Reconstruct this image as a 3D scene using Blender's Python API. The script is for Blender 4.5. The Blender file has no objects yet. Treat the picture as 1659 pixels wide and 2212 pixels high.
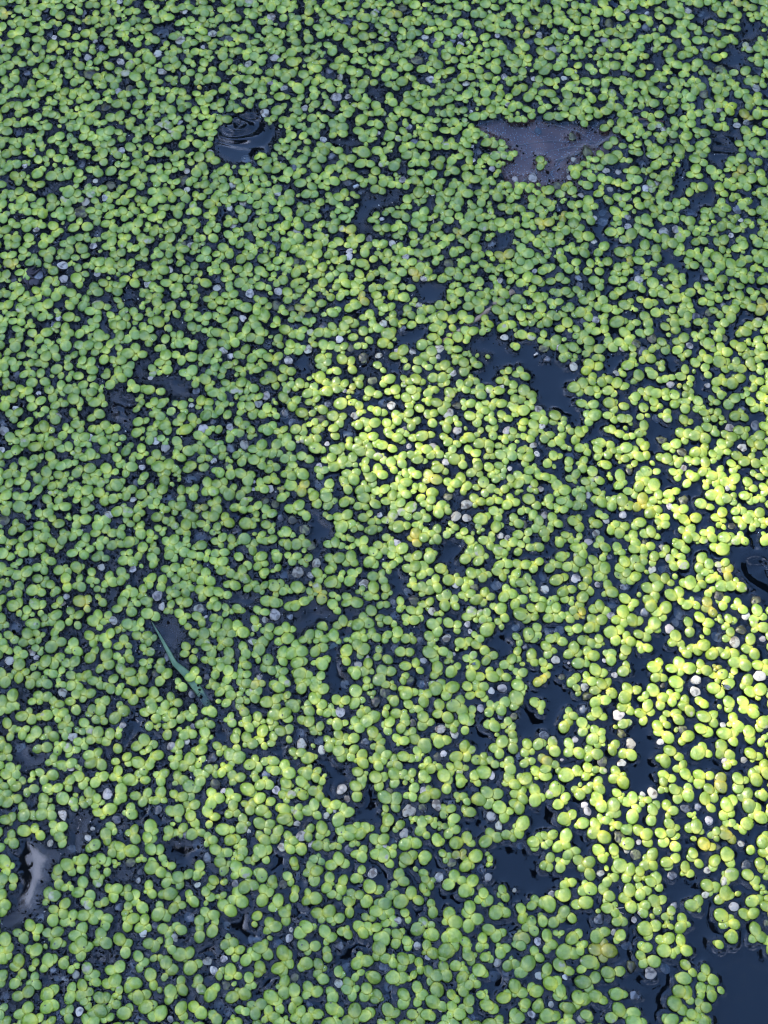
import bpy, math, random
import numpy as np
from mathutils import Vector, Matrix, Euler
random.seed(7); RNG = np.random.default_rng(7)
C = bpy.context.scene.collection
sc = bpy.context.scene

# ------------------------------------------------------------------ camera, sky, sun, exposure
TILT, VFOV, DIST = math.radians(21), math.radians(34), 0.676
cam_d = bpy.data.cameras.new('camera'); cam = bpy.data.objects.new('camera', cam_d); C.objects.link(cam)
cam.location = (0, -DIST*math.sin(TILT), DIST*math.cos(TILT)); cam.rotation_euler = (TILT, 0, 0)
cam_d.sensor_fit = 'VERTICAL'; cam_d.angle = VFOV; cam_d.clip_start = 0.02; cam_d.clip_end = 1000
cam_d.dof.use_dof = False; cam_d.dof.focus_distance = 0.69; cam_d.dof.aperture_fstop = 32.0
sc.camera = cam
SUN = Vector((-0.48, 0.42, 0.77)).normalized()          # towards the sun
SUN_EL, SUN_AZ = math.asin(SUN.z), math.atan2(SUN.x, SUN.y)
w = bpy.data.worlds.new("World"); sc.world = w; w.use_nodes = True
nt = w.node_tree; nt.nodes.clear(); N = nt.nodes.new; L = nt.links.new
sky = N('ShaderNodeTexSky'); sky.sky_type = 'NISHITA'; sky.sun_disc = False
sky.sun_elevation = SUN_EL; sky.sun_rotation = SUN_AZ; sky.air_density = 1.0; sky.dust_density = 0.1; sky.ozone_density = 6.0
tc = N('ShaderNodeTexCoord'); cn = N('ShaderNodeTexNoise'); cn.inputs['Scale'].default_value = 3.2; cn.inputs['Detail'].default_value = 5
cm = N('ShaderNodeMapping'); cm.inputs['Location'].default_value = (2.3, 0.4, 0.0)
L(tc.outputs['Generated'], cm.inputs[0]); L(cm.outputs[0], cn.inputs['Vector'])
cr = N('ShaderNodeValToRGB'); cr.color_ramp.elements[0].position = 0.50; cr.color_ramp.elements[1].position = 0.72
cr.color_ramp.elements[0].color = (0, 0, 0, 1); cr.color_ramp.elements[1].color = (0.75, 0.75, 0.75, 1)
# a cloud bank a little to the side of overhead, a clear stretch beyond it; broken cloud elsewhere
def bump_at(c, r, k):
    v = N('ShaderNodeVectorMath'); v.operation = 'DISTANCE'; L(tc.outputs['Generated'], v.inputs[0]); v.inputs[1].default_value = Vector(c).normalized()
    q = N('ShaderNodeMapRange'); q.interpolation_type = 'SMOOTHSTEP'; q.inputs[1].default_value = r; q.inputs[2].default_value = 0; q.inputs[3].default_value = 0; q.inputs[4].default_value = k
    L(v.outputs['Value'], q.inputs[0]); return q.outputs[0]
acc = cn.outputs['Fac']
for c_, r_, k_ in (((-.22, .13, 1), .24, .36), ((.08, .30, 1), .75, -.16)):
    ad = N('ShaderNodeMath'); ad.operation = 'ADD'; L(acc, ad.inputs[0]); L(bump_at(c_, r_, k_), ad.inputs[1]); acc = ad.outputs[0]
L(acc, cr.inputs[0])
mx = N('ShaderNodeMix'); mx.data_type = 'RGBA'; L(cr.outputs[0], mx.inputs[0]); L(sky.outputs[0], mx.inputs[6])
mx.inputs[7].default_value = (12.5, 13.0, 16.5, 1)       # lit cloud, in the sky texture's own units
bg = N('ShaderNodeBackground'); bg.inputs[1].default_value = 0.15
wo = N('ShaderNodeOutputWorld'); L(mx.outputs[2], bg.inputs[0]); L(bg.outputs[0], wo.inputs[0])
sl = bpy.data.lights.new('sun', 'SUN'); sl.energy = 2.1; sl.angle = math.radians(0.53); sl.color = (1.0, 0.93, 0.80)
so = bpy.data.objects.new('sun', sl); C.objects.link(so); so.rotation_euler = SUN.to_track_quat('Z', 'Y').to_euler(); so.location = (-3, 3, 6)
sc.view_settings.view_transform = 'Standard'; sc.view_settings.look = 'None'; sc.view_settings.gamma = 1
sc.view_settings.use_curve_mapping = False
sc.view_settings.exposure = 2.4
sc.cycles.pixel_filter_type = 'BLACKMAN_HARRIS'; sc.cycles.filter_width = 1.15
sc.cycles.max_bounces = 6; sc.cycles.transparent_max_bounces = 8; sc.cycles.diffuse_bounces = 3; sc.cycles.glossy_bounces = 3
sc.cycles.caustics_reflective = False; sc.cycles.caustics_refractive = False
# Plants read off the place, patch by patch: origin and scale of the patch, then plants ('/' between plants, ',' between
# fronds), each frond as x y half-length.
PATCH = [
(0, 0, 2.0, """
395 110 45,345 155 35,385 165 28/460 55 40,520 90 35/465 130 38,510 150 35/615 145 42,625 95 38/735 150 42,700 100 30,775 105 30/
835 90 42,890 85 38/945 145 42,1020 145 45,1010 105 30/420 235 52,440 190 40,500 250 38/490 300 42,545 320 45,555 290 35/
345 310 52,395 345 33,325 335 33/740 355 52,835 375 44,795 330 40/150 355 45,190 370 42,245 320 42/960 385 52,985 400 42,960 340 25/
1090 355 30,1080 400 38,1135 405 40/1325 420 45,1310 460 35,1385 465 38/290 455 48,330 480 38/60 440 45,110 400 42,150 425 38/
525 440 45,490 395 33/715 445 45,690 420 25/880 510 50,915 560 44,880 480 33/670 570 42,630 550 30/1205 535 40,1240 480 38,1190 450 38/
330 580 48,380 545 45/1110 650 52,1140 600 42,1090 590 28/825 700 45,765 690 45,805 655 30/720 770 45,780 765 46,790 805 22/
535 750 40,480 765 38,505 710 25/340 755 42,370 760 38,415 790 38/1350 825 50,1395 830 36/1225 780 42,1260 815 38/605 905 42,655 905 42/
1195 950 45,1290 950 48,1235 905 36/850 965 45,895 1015 42/965 965 45,1000 1005 42,950 1035 30/330 1005 40,385 1040 42,360 1085 25/
1295 1030 48,1315 1095 50/1280 1135 48,1240 1060 33/250 1040 45,245 1140 50,280 1105 35/590 1110 40,640 1135 48/
720 1125 48,820 1080 40,770 1075 30/880 1110 42,840 1140 42,905 1132 18/1395 1150 40,1450 1180 42,1400 1120 22/
855 1265 50,810 1310 50,775 1320 30/450 1260 60,500 1215 30,410 1240 30/1360 1340 50,1400 1300 42,1425 1335 24/1330 1205 45,1355 1250 40,1280 1210 35/
280 1400 48,235 1385 42,300 1380 25/480 1490 50,575 1485 48,520 1445 34/180 1490 46,200 1440 35,155 1450 30/690 1465 42,740 1490 40,735 1445 28/
1240 1510 48,1280 1470 36/110 1560 50,50 1550 38,105 1520 25/1350 1500 45,1390 1560 45,1310 1555 38/540 1630 55,450 1640 40,515 1600 35/
1160 400 1,1235 375 34,1210 340 28/1425 1540 1,1200 1630 45,1165 1610 35/65 560 42,30 600 38,35 530 40/900 690 48,930 670 30"""),
(830, 0, 2.0, """
500 80 52,530 70 42/170 75 44,180 130 42,230 70 32/350 85 46,350 150 42/720 130 48,680 115 40,690 75 25/840 90 34,860 70 30/1030 45 50,1110 40 36/
1185 80 48,1245 65 36/540 190 38,460 175 38,510 160 30/250 160 45,275 190 36/85 205 48,65 215 35/830 140 44,900 195 42,880 150 38/
640 210 38,700 185 44,650 165 36/1340 160 44,1380 180 36/1490 40 44,1555 60 40/1530 130 44,1575 145 38/345 265 48,330 220 30/
150 300 48,170 330 38,120 320 26/700 250 50,760 240 38,735 290 25/800 320 50,740 330 36/470 305 44,500 350 44/630 330 40,695 335 38,650 365 28/
800 390 38,840 420 44/1400 230 38,1490 255 44,1500 300 34/1420 270 32,1390 325 34/1235 380 40,1290 400 38/240 415 55,280 400 36,265 455 24/
155 490 44,95 480 42,140 440 34/620 470 50,665 480 46/690 410 44,640 405 35/1080 460 50,1145 465 33/1450 470 44,1410 440 34/
695 560 52,770 545 36,720 520 32/950 545 52,1020 520 35,985 500 30/280 590 55,235 555 36/870 640 42,890 680 44/160 640 46,200 640 38,150 700 1/
140 730 52,185 700 36/1000 665 55,985 630 40,960 690 35/1250 660 48,1210 670 42/390 690 40,440 655 1,360 720 32/700 700 50,640 690 30/
800 740 50,780 695 42,830 745 28/560 780 46,600 750 44,530 775 30/240 800 50,180 790 40,250 760 32/365 780 42,450 780 44,410 750 28/
690 790 52,670 810 28/800 825 46,750 810 40/890 830 50,865 790 30/1420 770 50,1475 770 38,1415 820 1/1375 880 50,1430 860 38,1400 830 36/
1230 860 50,1290 860 40/1110 890 52,1070 870 36/230 890 44,310 890 38,340 930 36/500 890 36,570 880 42/870 900 52,930 910 30,860 870 28/
400 985 36,430 1040 48,380 1010 34/700 1000 60,650 985 34,735 1010 30/790 990 48,820 1010 32/540 990 42,500 970 28/680 1075 52,745 1075 44/
900 1090 52,925 1055 30/480 1110 46,450 1150 42,515 1190 48/1070 1130 44,1010 1130 36/290 1200 50,370 1220 44,350 1170 30/780 1120 42,760 1180 40/
1060 1260 52,1100 1280 30,1020 1285 30/540 1290 46,580 1260 42,600 1300 20/1320 1320 48,1290 1300 30/380 1380 40,350 1420 50,410 1410 30/
200 1390 52,220 1430 36/570 1420 42,620 1400 38,600 1440 28/1250 1440 44,1320 1410 42,1350 1450 40/620 1500 52,560 1490 40,630 1540 30/
90 1430 44,120 1420 40/1170 1490 50,1200 1460 30/280 1560 48,230 1530 32/850 1490 46,790 1490 40/400 1610 52,350 1600 36,440 1590 25/
540 1580 50,500 1600 42,600 1600 30/1420 1560 52,1380 1600 36,1340 1570 40/1160 1640 52,1210 1600 40"""),
(1660, 0, 1.989, """
150 145 55,215 150 36,160 185 34/30 240 44,55 180 40/590 30 46,620 90 50/480 150 46,540 145 42,550 190 30/790 130 44,810 175 34/950 110 44,1010 150 46,970 200 38/
1080 110 40,1040 80 42,1000 85 28/1060 230 50,1120 235 42,1130 285 42/1400 180 34,1350 180 34,1450 200 40/880 260 44,930 240 42,840 250 34/
1200 270 46,1245 265 36/360 330 46,335 385 40,310 400 32/440 330 42,450 370 40/580 340 48,550 380 36/1010 360 46,1040 320 42/1100 370 46,1140 360 44/
1320 385 48,1370 365 34/1200 420 50,1180 450 34/1510 470 52,1430 480 40,1540 510 28/850 440 34,830 490 46,895 440 34/600 470 40,500 440 38,530 470 34/
210 470 50,245 440 36/240 540 50,290 530 34,290 570 25/110 640 50,140 600 40/250 620 48,200 610 38/280 660 42,200 660 1/590 640 48,600 590 36/
380 570 44,340 590 30/480 540 48,545 545 40/370 480 46,430 430 40/520 650 46,500 620 34/920 600 55,975 620 44/890 550 36,880 570 1/680 540 46,720 550 36/
610 730 46,560 750 42,540 720 36/900 770 44,860 750 38,955 750 44/1110 775 34,1160 760 44,1210 740 38/1500 745 52,1540 770 34/340 750 40,390 770 34/
600 840 42,640 800 32,640 820 20/470 810 38,500 770 36/620 950 42,660 920 42,720 950 34/640 1040 60,600 1050 42,570 1000 38/680 1010 48,720 1040 30,760 1045 30/
820 1000 40,780 990 34/910 1010 52,950 980 42,960 1050 36/930 1080 48,990 1060 30/1220 950 52,1260 920 42,1260 975 36/1130 890 50,1110 920 40/1080 980 55,1090 1010 42/
1180 1040 48,1240 1060 36/990 1140 48,1030 1130 40,1040 1100 34/790 1110 48,740 1110 34,820 1115 28/520 1160 44,480 1130 40,500 1115 30/
490 1210 48,450 1190 28/740 1215 46,690 1190 40,650 1180 34/560 1260 44,580 1220 30/390 1240 48,310 1260 42,410 1270 28/240 1240 50,190 1290 40,210 1230 30/
90 1310? 1/630 1310 42,610 1290 28/830 1340 42,750 1350 40,810 1300 34/1150 1250 42,1110 1310 42,1130 1320 30/1230 1220 46,1180 1210 36/1340 1220 50,1370 1260 40/
400 1450 50,440 1480 42,400 1500 28/60 1360 44,20 1350 40/350 1500 50,300 1480 1/640 1510 48,700 1500 42/870 1430 50,820 1430 40,900 1460 25/1150 1440 50,1160 1480 36,1110 1420 36/
1010 1430 42,970 1420 36/940 1550 46,900 1530 40,920 1500 28/170 1580 50,120 1540 42,200 1600 34/600 1600 46,560 1640 44/700 1640 50,760 1630 42/1370 1560 52,1330 1570 40,1360 1620 36/
1450 1490 46,1500 1460 34/1590 1580 46,1560 1540 36/1620 1180 50,1610 1130 42/1590 960 44,1640 1000 40/1490 1100 48,1450 1140 42/1250 1490 30,1240 1520 25"""),
(0, 830, 2.0, """
60 60 46,100 50 36/70 260 1,130 240 52,90 270 42/500 155 50,520 195 36/350 110 46,310 70 36/880 190 48,890 130 36,810 160 44/490 20 38,560 10 38/650 50 50,640 110 36,610 40 34/
1340 190 50,1280 170 34,1300 120 30/1210 100 44,1220 160 36/1480 120 40,1550 100 46,1460 80 40/1560 190 48,1590 170 30/1080 190 46,1130 220 36,1110 170 25/540 100 1,510 90 38,560 130 34/
970 270 44,1030 275 46,960 300 30/640 330 48,700 340 40/140 350 46,145 400 40/460 340 42,440 310 25/540 340 50,560 290 42/590 370 48,640 380 34/1430 300 46,1380 330 42,1470 310 28/1270 290 42,1260 250 36/
870 370 42,900 410 48,880 440 28/1110 340 48,1150 390 44,1120 320 30/1600 350 50,1560 340 38/450 410 52,500 420 34/430 480 46,455 510 42/830 460 38,825 410 34/1440 420 50,1400 400 36/1470 370 42,1430 360 35/
520 520 46,560 490 40,600 480 34/310 510 52,260 550 44,210 510 42/1030 440 55,990 430 42,1100 480 34/1250 470 50,1290 480 36/650 530 60,620 560 38,690 535 38/880 520 50,830 550 40,875 480 28/1170 580 46,1170 520 40,1130 590 30/
1080 550 42,1060 610 36,1030 610 36/880 610 50,830 650 52,930 650 46,880 670 30/690 620 46,680 690 48,720 580 42/1380 580 50,1350 650 42,1390 620 36/360 620 50,370 670 40/680 800 1,730 790 1,720 850 42,750 820 32/
1180 690 44,1140 650 40,1250 670 55/50 640 30,80 620 30/140 660 44,200 640 38,230 660 32/370 750 50,440 690 32,450 730 40,400 790 32/540 690 44,520 720 30/40 820 40,80 850 42,40 860 34/
510 790 48,540 850 46,600 800 42,620 860 44/270 770 42,300 830 48,210 840 46/700 760 36,690 790 36,750 820 36/970 880 48,930 870 40,1000 850 1,1050 890 38/1090 750 46,1040 720 28,1040 770 28/1480 720 48,1530 700 30/
400 850 46,410 900 34/200 930 46,270 950 44,210 990 42,300 1010 40/620 960 52,660 930 40,680 970 34/480 940 50,520 960 42,520 1000 25/100 900 44,90 940 36/650 1040 48,600 1060 46,630 1020 30/910 980 30,890 1010 36/
1050 970 48,1080 950 32/1140 960 36,1190 980 44,1110 1020 42,1200 1020 36/1310 950 44,1360 960 44,1290 990 28/600 1130 36,640 1140 42,690 1110 46/480 1030 46,500 1070 30/290 1120 55,250 1130 38,340 1140 30/430 1120 36,410 1180 42,460 1140 34/
900 1090 48,950 1080 36/890 1160 50,920 1140 36/1070 1110 55,1090 1140 44,1080 1080 34/980 1130 38,1020 1100 34/70 1190 48,110 1210 36/110 1270 52,60 1300 46,140 1260 28/230 1250 52,270 1230 34/400 1260 42,450 1250 46,480 1290 28/
750 1190 42,800 1190 34,710 1180 32/1210 1140 55,1170 1150 36/1590 1110 50,1560 1160 38,1550 1080 44/1420 1140 38,1480 1040 40/820 1280 46,850 1240 34/920 1260 46,910 1310 36,950 1290 26/1150 1210 42,1160 1250 40,1230 1280 48/
590 1300 52,550 1320 42,630 1310 36/1020 1300 50,980 1340 44,1060 1320 24/440 1360 50,400 1380 46,490 1350 34/1030 1380 60,1100 1360 54,1140 1390 36/230 1330 42,270 1310 28/1370 1230 50,1400 1270 40,1430 1230 34/
500 1420 50,520 1390 36,590 1390 48/690 1390 50,700 1430 38,750 1410 36/1240 1370 56,1330 1380 48,1220 1390 44/860 1380 48,820 1420 38,810 1370 28/1430 1420 48,1400 1400 36/1500 1430 44,1490 1380 32/
130 1470 52,170 1500 48,150 1430 34/250 1460 42,220 1420 28/760 1500 60,720 1510 42,790 1480 42/940 1440 44,920 1470 34/1350 1480 52,1390 1540 50,1340 1540 40/570 1530 50,510 1520 36,590 1580 40/740 1590 48,780 1570 34/
920 1560 48,980 1510 42,970 1600 46/250 1530 50,210 1570 42/1490 1560 52,1520 1510 36/310 1590 46,330 1630 34/130 1640 54,190 1640 36/430 1640 50,390 1620 36,370 1640 36/1590 1610 44,1620 1590 32/1180 1530 44,1180 1590 38"""),
(830, 830, 2.0, """
50 30 55,80 60 36/30 110 46,60 130 36/690 60 50,770 30 42,720 80 36/560 90 44,610 90 34,590 60 1/350 70 40,370 110 34,350 150 28/480 155 44,525 120 36/1210 160 46,1250 150 36/950 120 44,900 100 34/
180 170 44,140 190 36,190 120 25/290 230 46,330 200 34,280 260 32/30 210 42,80 220 34,30 260 1/530 210 38,480 240 1,490 280 40,450 250 30/1010 220 38,950 210 34/960 280 50,980 290 34,920 280 36/1380 340 50,1420 330 34/
650 330 50,610 350 44,640 310 34/830 350 50,880 340 44,820 380 34/500 380 55,530 360 40,440 390 28/430 320 42,390 360 34/1280 420 50,1210 400 48,1280 480 34/60 400 52,40 410 36/740 390 42,760 420 34,700 410 34/
1070 420 52,1100 430 34,1010 460 42/600 430 50,640 450 42/190 490 50,240 520 42/140 430 42,120 460 32/30 500 48,60 510 36/860 520 55,890 500 38,900 550 25/630 540 44,590 560 1,740 560 36,700 500 44/330 440 44,370 430 34/
830 580 52,870 590 36/1310 540 52,1250 570 40,1370 560 32/440 590 50,490 590 42,440 630 25/150 550 46,160 590 34/1080 590 50,1130 570 30/420 680 50,470 660 40/80 670 50,150 660 44,130 700 34/560 680 55,620 690 44,630 750 44/
1060 690 44,960 680 36,1050 750 44,980 730 34/790 720 40,830 750 32/1230 720 55,1190 730 42,1260 750 38/1410 690 36,1440 720 42/100 800 55,180 800 44,130 850 40,60 820 44/420 800 55,460 830 44,390 790 34/870 810 50,830 840 34/
530 760 44,480 760 32,510 770 1/1150 800 46,1210 800 50,1250 790 30/290 840 48,260 870 32,330 850 30/580 840 42,560 870 34/1040 810 50,1080 830 34/910 880 52,860 890 36,920 920 30/740 890 50,790 910 44,720 930 34/1010 880 44,1040 920 44/
470 890 50,440 890 42/1260 900 50,1290 880 30,1250 940 34/180 930 50,210 950 36/1560 960 44,1600 970 48,1530 990 42,1490 960 34/550 970 60,620 960 36,640 960 34/790 1020 50,830 1030 40,750 1000 36/300 1030 55,370 1030 36,330 1060 25/
1060 1000 42,1120 1040 40,1160 1030 42,1150 1100 44/440 1010 46,400 1000 30/910 1040 42,920 1080 44/670 1110 46,700 1080 34,640 1100 30/80 1140 55,110 1110 40,50 1130 42/260 1140 48,310 1150 40,320 1110 28/390 1140 40,430 1180 1,510 1130 44,520 1180 40/
1080 1180 54,1020 1190 42,1140 1170 40/920 1190 48,950 1210 40,870 1170 40/1390 1190 50,1350 1200 40/1220 1180 42,1250 1220 44,1310 1230 40/140 1230 50,110 1290 52,60 1290 48,150 1290 40/820 1240 50,890 1260 44,790 1230 44/
390 1260 55,430 1270 42/520 1270 52,560 1250 44,560 1300 30/670 1210 44,650 1260 44,710 1220 28/300 1310 42,350 1330 42/570 1340 52,510 1380 52,560 1370 34/1380 1260 38,1430 1290 44,1440 1350 40/1590 1300 48,1620 1340 34/
1050 1330 48,1010 1300 42,1100 1340 30/880 1350 46,900 1400 36/1180 1390 52,1230 1410 36,1170 1360 34/310 1430 54,240 1360 46,270 1400 32/1330 1450 52,1370 1500 50,1350 1540 34/750 1450 50,760 1490 38,720 1420 34/
980 1480 46,930 1460 40,900 1510 44/230 1500 52,270 1520 36,220 1480 34/480 1490 42,450 1540 44/580 1480 44,600 1530 44,560 1460 32/1080 1510 46,1150 1550 50,1070 1580 42/1480 1480 50,1530 1520 44,1490 1550 36,1430 1510 34/
170 1580 42,200 1560 30/380 1570 48,400 1620 44,360 1540 34/580 1610 55,620 1600 36/700 1580 55,780 1620 48,760 1570 32/940 1610 48,900 1640 38/1560 1460 42,1600 1440 36"""),
(1660, 830, 1.989, """
110 70 52,50 100 48/230 90 46,200 110 42,260 80 34/370 100 48,420 50 44,340 70 40/620 50 48,560 40 1/510 60 46,490 110 42,570 110 44/820 40 50,870 80 40,920 60 36/310 150 46,250 175 44,350 170 38/
160 170 48,190 185 40/1020 90 42,970 110 38,1050 110 34/550 250 38,590 300 44,560 340 42/660 170 46,720 165 42/690 240 42,660 270 44,720 230 36/30 290 48,70 300 36/170 280 50,210 270 42,150 320 28/300 250 42,270 240 36,350 240 44,380 260 36/
880 320 55,830 290 38,920 310 40/730 330 55,770 300 32,700 360 32/1150 250 46,1200 200 36,1230 240 36/380 340 44,350 350 38,410 390 34/60 400 48,80 440 40/230 440 50,260 390 46,190 450 44/860 400 44,880 450 48/1100 380 42,1110 330 34/
360 440 48,310 480 44,380 490 25/600 480 46,540 500 44,620 520 30/70 520 48,130 530 40,40 520 34/680 440 60,730 430 34/990 470 48,1060 490 42/870 460 1,930 380 48,970 370 30/1510 500 50,1470 510 42/1250 500 36,1220 510 22/
500 600 50,480 640 36,570 610 46/400 600 46,370 590 36,430 620 30/1270 580 52,1300 610 42,1240 570 34/1480 600 54,1440 580 44,1480 640 28/1070 620 50,1090 600 30/720 590 1,690 570 46,730 600 40/30 600 36,15 590 32/
1340 690 54,1380 740 46,1390 690 34/1180 700 46,1250 730 44,1270 780 36/750 720 52,780 690 40,800 710 25/500 710 52,480 750 44,560 720 50/910 780 44,890 750 40,960 810 36/820 780 50,790 820 34/1540 700 48,1480 740 46,1560 730 36/
1120 740 42,1090 790 42,1150 840 36,1160 800 32/460 830 48,400 860 55,510 880 48,440 890 40/680 830 52,620 880 50,730 850 42,660 900 34/80 880 52,130 910 46,60 940 44/930 900 52,990 890 44,1000 920 36/800 920 48,790 950 38/
450 960 46,530 970 50,490 980 28/630 960 50,660 1000 44,730 980 46,670 950 30/540 1040 54,500 1080 44,490 1030 40/710 1060 48,750 1060 42,770 1090 22/1120 950 46,1120 1000 44,1160 920 36/850 990 44,830 1050 34,880 1040 26/
1320 870 40,1350 910 42,1370 900 25/1440 930 50,1400 970 46/1540 950 50,1570 990 46,1620 990 36/1240 1020 48,1260 1060 40,1290 1010 28/1110 1070 46,1150 1080 34/1330 1020 38,1310 1060 36/280 1040 50,270 1080 36,340 1060 30/
80 1080 44,70 1120 36/650 1130 44,700 1160 46,620 1130 36/440 1150 50,410 1200 46,470 1130 40/310 1210 52,260 1220 42,330 1170 42/1210 1140 44,1250 1190 50,1180 1170 52/1420 1180 50,1380 1160 46,1450 1170 44,1400 1220 44/
1600 1170 46,1560 1190 44/1180 1280 50,1230 1280 44,1250 1240 38/570 1220 48,540 1210 36,640 1230 38/740 1250 50,700 1260 42/860 1240 46,870 1300 44,830 1210 40/270 1300 46,230 1350 44,310 1300 34/110 1310 50,60 1300 40,90 1350 36/
370 1340 44,370 1380 40/1000 1320 50,960 1310 44,1030 1340 34/1450 1300 46,1500 1340 54,1580 1350 44,1550 1300 32/520 1400 50,570 1460 46,510 1450 40/610 1360 50,580 1350 36/700 1430 52,690 1490 44,720 1470 36/220 1440 46,260 1450 42,180 1430 44/
870 1400 50,830 1420 42,940 1400 36/1180 1440 50,1150 1420 40,1130 1480 44/1290 1430 48,1350 1430 48,1320 1480 42,1350 1380 36/920 1490 56,890 1520 44/1520 1470 46,1560 1510 42/1010 1550 48,1060 1530 40/
110 1580 55,160 1620 46/580 1600 55,540 1580 40/320 1590 50,370 1610 42/710 1590 55,760 1620 46/1220 1610 50,1280 1630 40/1500 1560 48,1540 1590 42/240 1580 46,250 1620 42"""),
(0, 1660, 2.0, """
260 100 50,300 130 40/390 90 52,340 50 36/560 60 54,500 100 40,500 50 34/1020 50 46,1080 70 40/1250 50 50,1210 20 46,1260 90 38/1390 40 50,1340 30 40/1600 90 55,1640 100 36/620 150 44,690 120 42,740 150 42,690 200 34/
180 170 48,150 190 40/340 210 44,390 230 40,370 260 28/20 280 50,70 300 42/470 280 46,510 240 40,550 290 44,590 250 38/840 210 54,870 200 42/930 240 48,900 300 42,920 270 32/990 310 48,1000 350 42/1100 290 44,1130 310 42,1090 250 32/
1590 190 55,1560 200 34/1400 280 42,1460 275 42/630 310 44,650 290 36,690 310 36/1310 230 52,1270 240 34/1250 290 46,1300 300 40/1550 300 44,1610 360 42/1440 390 48,1500 410 44/500 370 52,530 370 36/
1290 380 50,1260 430 44,1210 430 36/430 440 46,440 500 42/520 440 40,530 500 46,490 490 30/600 400 44,590 450 40,630 460 30/790 400 46,790 460 46,820 430 34/330 480 44,370 520 40,350 540 30/130 490 48,120 540 46,70 540 34/
990 440 44,970 480 40/1060 450 42,1050 500 46/1140 440 42,1150 500 42,1210 540 40/1530 490 50,1480 480 40/1420 530 50,1480 550 36/520 590 56,570 580 46,570 640 36/230 610 52,280 610 44,270 670 32/90 620 55,130 600 44,130 670 34/
670 600 44,640 560 30/800 590 46,760 640 48,850 610 36,860 660 46/950 590 46,970 610 34/960 670 52,1010 690 44/370 680 55,340 720 42/390 750 50,360 790 44/460 650 42,520 680 44,510 750 36/640 680 46,610 720 50,650 760 32/
830 740 48,870 740 36/230 740 50,200 730 42/1410 620 46,1390 700 42,1430 710 36/1540 640 42,1570 650 34/1220 750 36,1260 800 46,1290 800 34/720 800 46,680 830 42,700 870 44/810 840 46,770 880 40,840 880 34/890 810 42,960 810 42,930 840 28/
60 810 44,100 840 38/20 900 50,60 910 36/590 960 50,620 910 42/700 940 55,650 1030 44,710 1000 48/490 980 50,430 990 44/1210 880 40,1200 930 42,1260 970 44,1270 910 30/1380 980 46,1430 980 42,1330 970 36/1600 930 50,1580 880 44/
980 920 44,930 890 36/300 980 54,280 1010 34/130 1000 55,100 1050 34/130 1090 48,170 1050 38/520 1080 42,570 1070 46,460 1070 46,550 1100 25/310 1130 52,260 1120 40,290 1090 32/350 1060 44,310 1050 32/1270 1040 42,1240 1080 46,1290 1100 40/1090 1060 50,1040 1110 42/
740 1090 44,720 1160 50,680 1140 32/870 1110 50,840 1080 34/90 1200 56,80 1270 48,110 1270 36/930 1180 52,870 1230 48,820 1190 48/1110 1210 44,1160 1250 42/1190 1150 42,1160 1110 36/310 1210 50,250 1200 42/500 1190 46,460 1240 42,500 1300 44/
750 1350 56,810 1300 50,780 1260 34/600 1290 42,630 1360 44,580 1320 32/310 1330 52,260 1340 40/990 1280 55,940 1310 42,1020 1350 44,970 1400 44/1260 1290 46,1240 1340 42/1380 1310 50,1340 1300 42/1560 1270 42,1590 1310 42/1500 1200 44,1470 1250 44,1560 1190 36/
50 1380 46,90 1420 42,70 1470 38/1120 1380 46,1090 1460 46,1080 1400 36/550 1380 46,590 1430 44/1300 1390 40,1370 1390 44/240 1440 50,200 1480 48,280 1470 30/720 1450 54,690 1500 48,770 1550 44/440 1540 48,500 1550 40,450 1580 36/940 1490 50,890 1530 48,1000 1520 40/
250 1550 46,310 1540 46/1540 1440 42,1530 1480 46,1540 1550 38/580 1590 50,640 1570 44/1030 1590 50,990 1620 42/830 1600 46,750 1630 40,840 1640 36/1310 1550 50,1270 1560 36/20 1530 46,15 1490 34"""),
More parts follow.
